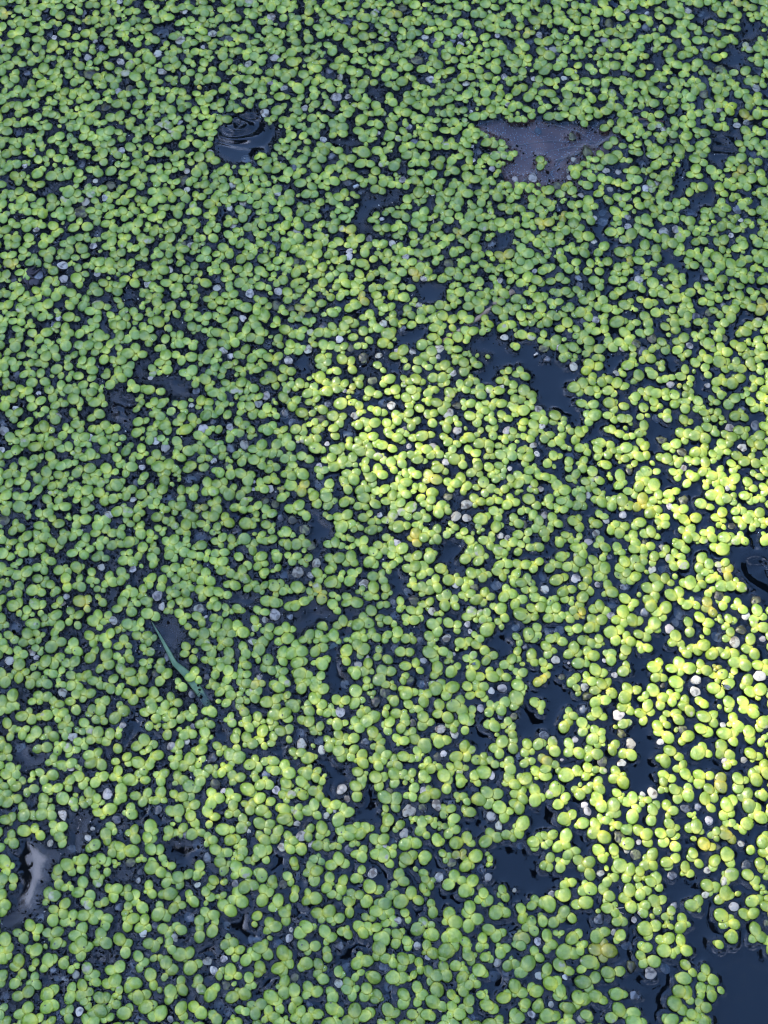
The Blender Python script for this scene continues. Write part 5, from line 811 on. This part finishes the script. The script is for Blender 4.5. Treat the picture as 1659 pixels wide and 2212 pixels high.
# ------------------------------------------------------------------ the big sunken leaf
def leaf_thing():
    root = empty('sunken_leaf', (*at(1780, 490), -.002)); B = Vector(root.location)
    tag(root, 'big brown leaf lying just under the surface with a pale midrib and silvery bubbles', 'leaf')
    out = [(1535, 402), (1600, 380), (1700, 368), (1800, 385), (1900, 392), (1965, 402), (2030, 412), (2075, 408), (2030, 432), (1985, 470), (1955, 505), (1925, 545), (1895, 590), (1850, 630),
           (1790, 660), (1735, 655), (1690, 625), (1650, 590), (1625, 540), (1600, 480), (1565, 440)]
    pts = [Vector((*at(x, y), 0)) for x, y in out]; c = Vector((*at(1790, 500), 0)); V, F = [], []
    rings = (0, .25, .5, .72, .88, 1); n = len(pts)*3; fine = []
    for i in range(len(pts)):
        a, b_ = pts[i], pts[(i+1) % len(pts)]
        for k in range(3): fine.append(a.lerp(b_, k/3) + Vector((random.gauss(0, .0004), random.gauss(0, .0004), 0)))
    V.append(c - B + Vector((0, 0, -.0002)))
    for r in rings[1:]:
        for q in fine:
            p_ = c.lerp(q, r); d = .0006*math.sin(p_.x*260 + p_.y*90) + .0004*math.sin(p_.y*400)
            V.append(Vector((p_.x, p_.y, -.0022 - .0010*r*r + d*.8)) - Vector((B.x, B.y, B.z)))
    for k in range(n): F.append((0, 1+k, 1+(k+1) % n))
    for i in range(len(rings)-2):
        for k in range(n): F.append((1+i*n+k, 1+(i+1)*n+k, 1+(i+1)*n+(k+1) % n, 1+i*n+(k+1) % n))
    nb = len(V); V2 = [v - Vector((0, 0, .0003)) for v in V]      # underside, so the blade has a thickness
    F2 = [tuple(reversed([q + nb for q in f])) for f in F]; e0 = 1 + (len(rings)-2)*n
    F3 = [(e0+k, e0+k+nb, e0+(k+1) % n+nb, e0+(k+1) % n) for k in range(n)]
    link('blade', mesh_py('leaf_blade', V + V2, F + F2 + F3), simple('dead_leaf', (.46, .20, .13), .5, scale=90, col2=(.22, .09, .07), bump=.5), root)
    mv = simple('leaf_vein', (.50, .32, .24), .5, scale=200, col2=(.34, .2, .15))
    def vein(name, pp, r0, r1):
        P = [Vector((*at(x, y), -.0017)) - B for x, y in pp]; Pf = []
        for i in range(len(P)-1):
            for k in range(4): Pf.append(P[i].lerp(P[i+1], k/4))
        Pf.append(P[-1]); R = [r0 + (r1-r0)*i/(len(Pf)-1) for i in range(len(Pf))]
        link(name, mesh_py(name, *tube(Pf, R, 6)), mv, root)
    vein('midrib', [(2130, 390), (2060, 408), (2000, 428), (1930, 470), (1850, 500), (1760, 530), (1690, 590)], .0012, .0003)
    for pp in ([(1960, 455), (1880, 455), (1790, 450), (1700, 462), (1640, 470)], [(1940, 462), (1880, 420), (1800, 398), (1720, 392)],
               [(1900, 485), (1870, 540), (1850, 600)], [(1820, 508), (1780, 570), (1770, 630)], [(1930, 468), (1850, 470), (1760, 490), (1690, 510)]):
        vein('side_vein', pp, .00035, .00012)
    # silvery bubbles on the blade
    bv, bf = [], []; k = 0; oc = np.array([(1, 0, 0), (-1, 0, 0), (0, 1, 0), (0, -1, 0), (0, 0, 1), (0, 0, -1)]); of = [(0, 2, 4), (2, 1, 4), (1, 3, 4), (3, 0, 4), (2, 0, 5), (1, 2, 5), (3, 1, 5), (0, 3, 5)]
    poly = [(p_.x, p_.y) for p_ in pts]
    for _ in range(4000):
        x, y = random.uniform(at(1540, 500)[0], at(2050, 500)[0]), random.uniform(at(1800, 660)[1], at(1800, 375)[1])
        if not inside(poly, np.array([x]), np.array([y]))[0]: continue
        r = random.uniform(.00012, .00030); bv.append(oc*r + np.array((x, y, -.00055)) - np.array(B)); bf += [tuple(q + k*6 for q in t) for t in of]; k += 1
        if k > 1100: break
    tag(link('air_bubbles', mesh_np('air_bubbles', np.concatenate(bv), np.array(bf)), simple('silver_bubble', (.85, .86, .9), .3, col2=(.6, .62, .7)), root), kind='stuff')
leaf_thing()

# ------------------------------------------------------------------ blades of grass, stalk, twigs
def blade(name, pp, wmax, zz, mat, lab, cat, taper0=.1, taper1=.7):
    P = [Vector((*at(x, y), z)) for (x, y), z in zip(pp, zz)]; Pf = []
    for i in range(len(P)-1):
        for k in range(5): Pf.append(P[i].lerp(P[i+1], k/5))
    Pf.append(P[-1]); B = Pf[0].copy(); B.z = 0; V, F = [], []; n = len(Pf)
    for i, p_ in enumerate(Pf):
        d = (Pf[min(i+1, n-1)] - Pf[max(i-1, 0)]).normalized(); s = d.cross(Vector((0, 0, 1))).normalized(); t = i/(n-1)
        w_ = wmax*(taper0 + (1-taper0)*min(1, t*1.6))*(1 if t < taper1 else 1 - (t-taper1)*.9); q = p_ - B
        for off, h in ((-1, .0), (-.5, .00012), (0, -.00012), (.5, .00012), (1, 0)): V.append(q + s*w_*off + Vector((0, 0, h)))
        for off in (1, 0, -1): V.append(q + s*w_*off*.98 + Vector((0, 0, -.0003)))
    for i in range(n-1):
        for k in range(8): F.append((i*8+k, i*8+(k+1) % 8, (i+1)*8+(k+1) % 8, (i+1)*8+k))
    F.append(tuple(range(8))[::-1]); F.append(tuple((n-1)*8+k for k in range(8)))
    o = link(name, mesh_py(name, V, F), mat, None, B); return tag(o, lab, cat)
M_BLADE = simple('grass_blade', (.13, .22, .10), .4, scale=600, col2=(.08, .16, .07))
M_DROWN = simple('drowned_blade', (.20, .27, .22), .5, scale=300, col2=(.10, .16, .13))
blade('grass_blade', [(494, 2022), (530, 2085), (570, 2160), (605, 2190), (655, 2255), (690, 2310)], .0016, [.0020, .0024, .0024, .0016, -.0004, -.003], M_BLADE, 'pale green grass blade with a fine tip crossing open water, its base sinking under duckweed', 'grass blade', .06, .8)
blade('grass_blade', [(1195, 2045), (1150, 2062), (1105, 2082), (1060, 2100)], .0012, [-.0005, -.0006, -.0008, -.0016], M_DROWN, 'short drowned grass blade lying under the surface between duckweed clumps', 'grass blade', .8, .9)
M_STRAW = simple('straw', (.40, .29, .19), .6, scale=500, col2=(.22, .14, .09), bump=.4)
def stick(name, pp, z, r0, r1, mat, lab, cat):
    P = [Vector((*at(x, y), z)) for x, y in pp]; B = Vector((P[0].x, P[0].y, 0)); Pf = []
    for i in range(len(P)-1):
        for k in range(4): Pf.append(P[i].lerp(P[i+1], k/4) - B + Vector((random.gauss(0, .00012), random.gauss(0, .00012), 0)))
    Pf.append(P[-1] - B); R = [r0 + (r1-r0)*i/(len(Pf)-1) for i in range(len(Pf))]
    return tag(link(name, mesh_py(name, *tube(Pf, R, 6)), mat, None, B), lab, cat)
stick('dry_stalk', [(1668, 948), (1620, 978), (1570, 1022), (1500, 1070), (1432, 1112)], .0001, .0016, .0008, M_STRAW, 'straw-coloured dry stalk lying slantwise under the duckweed', 'stalk')
stick('thin_twig', [(1655, 1836), (1720, 1830), (1790, 1826), (1850, 1820)], .0004, .0005, .0003, simple('twig_brown', (.10, .07, .06), .6), 'thin brown twig lying level among yellow-green duckweed', 'twig')
stick('petiole_strip', [(2020, 395), (2090, 388), (2160, 398)], .0003, .0006, .0004, simple('twig_red', (.16, .07, .045), .6), 'reddish strip of stem poking out beyond the brown leaf', 'stem')
M_PALE = simple('pale_chip', (.62, .55, .45), .6, col2=(.45, .38, .3))
stick('pale_chip', [(1744, 1152), (1733, 1158)], .0012, .0006, .0004, M_PALE, 'pale pinkish chip of stem on open water beside the long curling pool', 'chip')
stick('pale_chip', [(1150, 615), (1163, 606)], .0014, .0008, .0007, simple('white_chip', (.75, .74, .7), .6), 'short white chip resting above the small blue pool', 'chip')
stick('pale_fibre', [(1405, 715), (1407, 735)], .0030, .00022, .00015, M_PALE, 'thin pale bristle standing on a green frond', 'fibre')
stick('pale_fibre', [(1994, 2952), (2025, 2948)], .0012, .00018, .0001, M_PALE, 'hair-thin pale fibre lying level on dark water', 'fibre')
stick('pale_fibre', [(1994, 2954), (2024, 2968)], .0010, .00018, .0001, M_PALE, 'hair-thin pale fibre slanting down over dark water', 'fibre')
stick('pale_fibre', [(1432, 2693), (1470, 2694)], .0012, .0002, .0001, M_PALE, 'pale bristle beside the yellow-green plants over a blue pool', 'fibre')
def chip(px, py, pts, lab, col=(.72, .76, .84)):
    B = Vector((*at(px, py), .0013)); u = unit(px, py); V = [Vector((x*u, -y*u, .0001*((i*7) % 5))) for i, (x, y) in enumerate(pts)]; n = len(V); c = Vector((0, 0, .0005))
    V = [c] + V + [v - Vector((0, 0, .0004)) for v in V]
    F = [(0, 1+(k+1) % n, 1+k) for k in range(n)] + [(1+k, 1+(k+1) % n, 1+n+(k+1) % n, 1+n+k) for k in range(n)] + [tuple(range(1+n, 1+2*n))]
    tag(link('seed_scale', mesh_py('seed_scale', V, F), simple('papery_white', col, .45, scale=500, col2=tuple(q*.85 for q in col)), None, B), lab, 'seed scale')
chip(161, 840, [(-10, 4), (-4, -3), (6, -8), (10, -4), (7, 4), (-2, 8)], 'small slanting white papery scale above the pair of white fronds')
chip(1927, 1250, [(0, 0), (-12, 2), (-4, -3), (6, -7), (12, -3)], 'slender white sliver between plants beside the long curling pool')
# dried tuft on the upper left
tuft = empty('dried_tuft', (*at(95, 905), 0)); tag(tuft, 'black-brown dried tuft with stiff bristles spread over dark scum', 'dried tuft')
M_TUFT = simple('tuft', (.06, .045, .05), .5, scale=400, col2=(.025, .02, .025)); TB = Vector(tuft.location)
for (x, y), th, zz in [((125, 862), .0004, .0012), ((136, 876), .0005, .0012), ((128, 884), .0005, .001), ((112, 868), .0004, .0008), ((118, 912), .0006, .0006), ((93, 948), .0003, .0006), ((75, 925), .0004, .0006), ((104, 935), .0006, .0006), ((48, 930), .0003, .0005), ((66, 912), .0004, .0008)]:
    a_ = Vector((*at(85, 893), .001)); b_ = Vector((*at(x, y), zz)); md = (a_+b_)/2 + Vector((random.gauss(0, .0006), random.gauss(0, .0006), .0004))
    link('bristle', mesh_py('bristle', *tube([a_-TB, md-TB, b_-TB], [th*1.3, th*1.4, th*.3], 5)), M_TUFT, tuft)
V, F, T = DEAD_S[4]; link('husk', mesh_np('husk', V*np.array((.0062, .0055, .006)), F), M_TUFT, tuft, Vector((*at(84, 925), .0004)) - TB, (0, 0, .4))
link('husk', tuft.children[-1].data, None, tuft, Vector((*at(70, 905), .0003)) - TB, (0, 0, 1.3), (.7, .7, .8))

# ------------------------------------------------------------------ insects
M_BODY = simple('insect_black', (.012, .012, .014), .25); M_WING = simple('wing', (.16, .17, .17), .2, col2=(.08, .09, .09))
def ellipsoid(rx, ry, rz, seg=10, rg=6):
    V = [(0, 0, rz)]; F = []
    for i in range(1, rg):
        p_ = math.pi*i/rg
        for k in range(seg): q = 2*math.pi*k/seg; V.append((rx*math.sin(p_)*math.cos(q), ry*math.sin(p_)*math.sin(q), rz*math.cos(p_)))
    V.append((0, 0, -rz)); n = len(V) - 1
    for k in range(seg): F.append((0, 1+k, 1+(k+1) % seg)); F.append((n, n-seg+(k+1) % seg, n-seg+k))
    for i in range(rg-2):
        for k in range(seg): a = 1+i*seg; F.append((a+k, a+seg+k, a+seg+(k+1) % seg, a+(k+1) % seg))
    return V, F
def insect(px, py, ang, s_, lab, cat, body_mat, z):
    r = empty('fly', (*at(px, py), z)); r.rotation_euler = (0, 0, ang); r.scale = (s_,)*3; tag(r, lab, cat)
    link('abdomen', mesh_py('abdomen', *ellipsoid(1.1, .38, .36)), body_mat, r, (.8, 0, .45))
    link('thorax', mesh_py('thorax', *ellipsoid(.5, .42, .42)), M_BODY, r, (-.45, 0, .55))
    link('head', mesh_py('head', *ellipsoid(.28, .34, .28)), M_BODY, r, (-1.1, 0, .5))
    wv, wf, _ = frond_shape(5, rings=(.0, .5, .8, 1.0, .9), seg=14)
    for sd in (-1, 1):
        link('wing', mesh_np('wing', wv*np.array((2.6, 1.15, .10)), wf), M_WING, r, (-.4, sd*.1, .85 + .06*sd), (0, .08, sd*.16))
        for k in range(3):
            x = -.7 + .4*k; link('leg', mesh_py('leg', *tube([(x, sd*.2, .4), (x + (k-1)*.4, sd*.75, .55), (x + (k-1)*.7, sd*1.15, 0)], .05, 5)), M_BODY, r)
insect(2350, 2233, -.55, .00105, 'small black fly with folded grey wings resting on a large bright green plant', 'fly', M_BODY, .0020)
insect(1533, 2161, .15, .00062, 'tiny teal-bodied insect perched on a green frond', 'insect', simple('teal', (.05, .26, .25), .3), .0019)

# ------------------------------------------------------------------ beyond the picture: banks, woodland, the tree overhead
def ring_mesh(r0, z0, r1, z1, n=48):
    V = []; F = []
    for i in range(n):
        q = 2*math.pi*i/n; V.append((r0*math.cos(q), r0*math.sin(q), z0)); V.append((r1*math.cos(q), r1*math.sin(q), z1))
    for i in range(n): j = (i+1) % n; F.append((2*i, 2*i+1, 2*j+1, 2*j))
    return V, F
M_EARTH = simple('earth', (.07, .075, .03), .9, scale=3, col2=(.05, .04, .025))
tag(link('bank', mesh_py('bank', *ring_mesh(2.6, -.36, 3.1, .18)), M_EARTH), 'earth bank round the pond', None, None, 'structure')
tag(link('ground', mesh_py('ground', *ring_mesh(3.09, .184, 300, .19)), M_EARTH), 'grassy ground beyond the pond', None, None, 'structure')
def leaf_quads(P, size, rs, tilt=1.0):
    """P (n,3) leaf centres -> small folded leaves"""
    n = len(P); s_ = size*rs.uniform(.6, 1.3, n)[:, None]; u = rs.standard_normal((n, 3)); u[:, 2] *= tilt; u /= np.linalg.norm(u, axis=1)[:, None]
    v = np.cross(u, rs.standard_normal((n, 3))); v /= np.linalg.norm(v, axis=1)[:, None]; w_ = np.cross(u, v)
    V = np.stack([P - u*s_, P + v*s_*.45 + w_*s_*.1, P + u*s_, P - v*s_*.45 + w_*s_*.1], 1).reshape(-1, 3); i = np.arange(n)[:, None]*4
    return V, np.concatenate([i + np.array([[0, 1, 2]]), i + np.array([[0, 2, 3]])])
M_LEAF = simple('tree_leaf', (.05, .085, .022), .5, scale=4, col2=(.03, .055, .015)); M_DARK = simple('darkened_leaf', (.030, .050, .016), .55, scale=4, col2=(.022, .036, .012)); M_BARK = simple('bark', (.09, .07, .05), .9, scale=25, bump=.5)  # second leaf colour darkened so its mirror image comes out blacker
rs = np.random.default_rng(3); n = 26000
q = rs.uniform(0, 2*math.pi, n); top = 4.6 + .8*(np.sin(q) < -.3) + .9*np.sin(q*3 + 1) + .6*np.sin(q*7) + .5*np.sin(q*13 + 2); zz = rs.uniform(0, 1, n)**.8*top; rr = 5.6 + .8*np.sin(q*5) + rs.uniform(0, 1.4, n) - .25*zz*.3  # unseen tree ring; its height is set for the dark reflections it gives
Vv, Ff = leaf_quads(np.stack([rr*np.cos(q), rr*np.sin(q), zz], 1), .28, rs)
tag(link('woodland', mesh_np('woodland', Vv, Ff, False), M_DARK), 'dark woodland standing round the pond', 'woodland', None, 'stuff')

# sun reaches the water in these patches (centre and half-axes on the photograph, share let through)
GAPS = [(2330, 2420, 460, 400, .74), (1950, 2350, 350, 180, .6), (1600, 2480, 330, 150, .6), (2350, 2720, 320, 200, .66), (1130, 2460, 340, 130, .6), (780, 2380, 270, 150, .48),
        (1850, 1500, 800, 520, .34), (2150, 1600, 420, 200, .5), (1420, 1620, 300, 190, .42), (1520, 1020, 420, 200, .42), (1250, 2650, 340, 150, .4), (2250, 1950, 350, 180, .5),
        (400, 2450, 480, 200, .28), (2450, 2100, 260, 220, .6), (2100, 2850, 320, 150, .45), (2800, 2400, 350, 400, .6), (2800, 1500, 300, 300, .4), (2200, 1150, 400, 180, .32), (1600, 2000, 700, 350, .2)]
def lets_through(x, y):
    px, py = to_px(x, y); t = 0
    for cx, cy, ax, ay, k in GAPS:
        d = ((px-cx)/ax)**2 + ((py-cy)/ay)**2; t = max(t, k*min(1, max(0, 1.7 - d*.85)))
    return t
rp = random.Random(11); P = []
def leaf_at(x, y, t): return (x + SUN.x*t, y + SUN.y*t, SUN.z*t)
for _ in range(24000):
    x, y = rp.uniform(-.7, .65), rp.uniform(-.65, .75)
    if rp.random() > -math.log(min(1, max(.018, lets_through(x, y))))/4: continue
    P.append(leaf_at(x, y, rp.uniform(5.0, 7.2)))
for _ in range(2600):                                     # the crown goes on away from the sunlit side
    x, y = rp.gauss(-1.0, .8), rp.gauss(.9, .8)
    if abs(x) < .6 and abs(y) < .6 or x > -.5 and y < .4: continue
    P.append(leaf_at(x, y, rp.uniform(4.6, 7.4)))
tree = empty('overhanging_tree', (-3.4, 3.6, .19)); tag(tree, 'leafy tree overhanging the pond, its shade dappling the duckweed and darkening its reflection', 'tree'); TB = Vector(tree.location)
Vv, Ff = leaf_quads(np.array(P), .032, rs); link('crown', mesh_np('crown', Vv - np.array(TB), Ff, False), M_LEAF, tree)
hub = Vector(leaf_at(-.5, .5, 6)); trunk = [Vector((-3.4, 3.6, .1)), Vector((-3.35, 3.55, 1.2)), Vector((-3.2, 3.3, 2.2)), Vector((-3.15, 3.0, 3.4))]
link('trunk', mesh_py('trunk', *tube([p_-TB for p_ in trunk], [.16, .13, .11, .08], 10)), M_BARK, tree)
for e_ in [(-.55, .55, 6.3), (-.1, .3, 5.9), (-1.6, 1.2, 6.4), (-.9, 1.6, 6.5), (-.35, -.2, 5.8)]:
    b_ = Vector(leaf_at(*e_)); a_ = trunk[-1]; md = a_.lerp(b_, .5) + Vector((0, 0, .25))
    link('limb', mesh_py('limb', *tube([a_-TB, a_.lerp(md, .5)-TB + Vector((0, 0, .08)), md-TB, md.lerp(b_, .5)-TB + Vector((0, 0, .05)), b_-TB], [.06, .045, .032, .02, .008], 7)), M_BARK, tree)

# added unseen bough; stands in for the camera holder's black reflection low down
bough = empty('stand_in_bough', (-1.6, -2.9, .19)); tag(bough, 'added dark leafy bough, unseen overhead, standing in for a dark figure mirrored below', 'bough'); BB = Vector(bough.location)
P = []
for cx, cy, ax, ay, k in [(-.33, .34, .07, .05, 330), (-.10, .42, .05, .04, 200), (-.20, .30, .06, .05, 260), (.02, .34, .05, .04, 170), (-.42, .22, .06, .06, 200), (.14, .24, .05, .04, 120), (-.30, .16, .10, .09, 400), (-.14, .22, .08, .05, 260), (-.02, .14, .12, .07, 500), (-.16, .04, .13, .06, 500), (.05, .26, .07, .05, 200), (.10, .06, .07, .05, 200), (-.40, .02, .10, .08, 300), (-.08, -.12, .3, .12, 1200)]:
    for _ in range(k): P.append((rp.gauss(cx, ax*.55), rp.gauss(cy, ay*.55), rp.gauss(2.5, .06)))
Vv, Ff = leaf_quads(np.array(P), .042, rs, .4); link('leaves', mesh_np('stand_in_bough_leaves', Vv - np.array(BB), Ff, False), M_DARK, bough)
link('branch', mesh_py('branch', *tube([Vector(p_) - BB for p_ in [(-1.6, -2.9, .1), (-1.5, -2.6, 1.6), (-1.1, -1.7, 2.5), (-.5, -.6, 2.68), (-.2, -.05, 2.6), (-.05, .15, 2.55)]], [.09, .075, .05, .03, .016, .006], 8)), M_BARK, bough)
print('labels', len(USED))
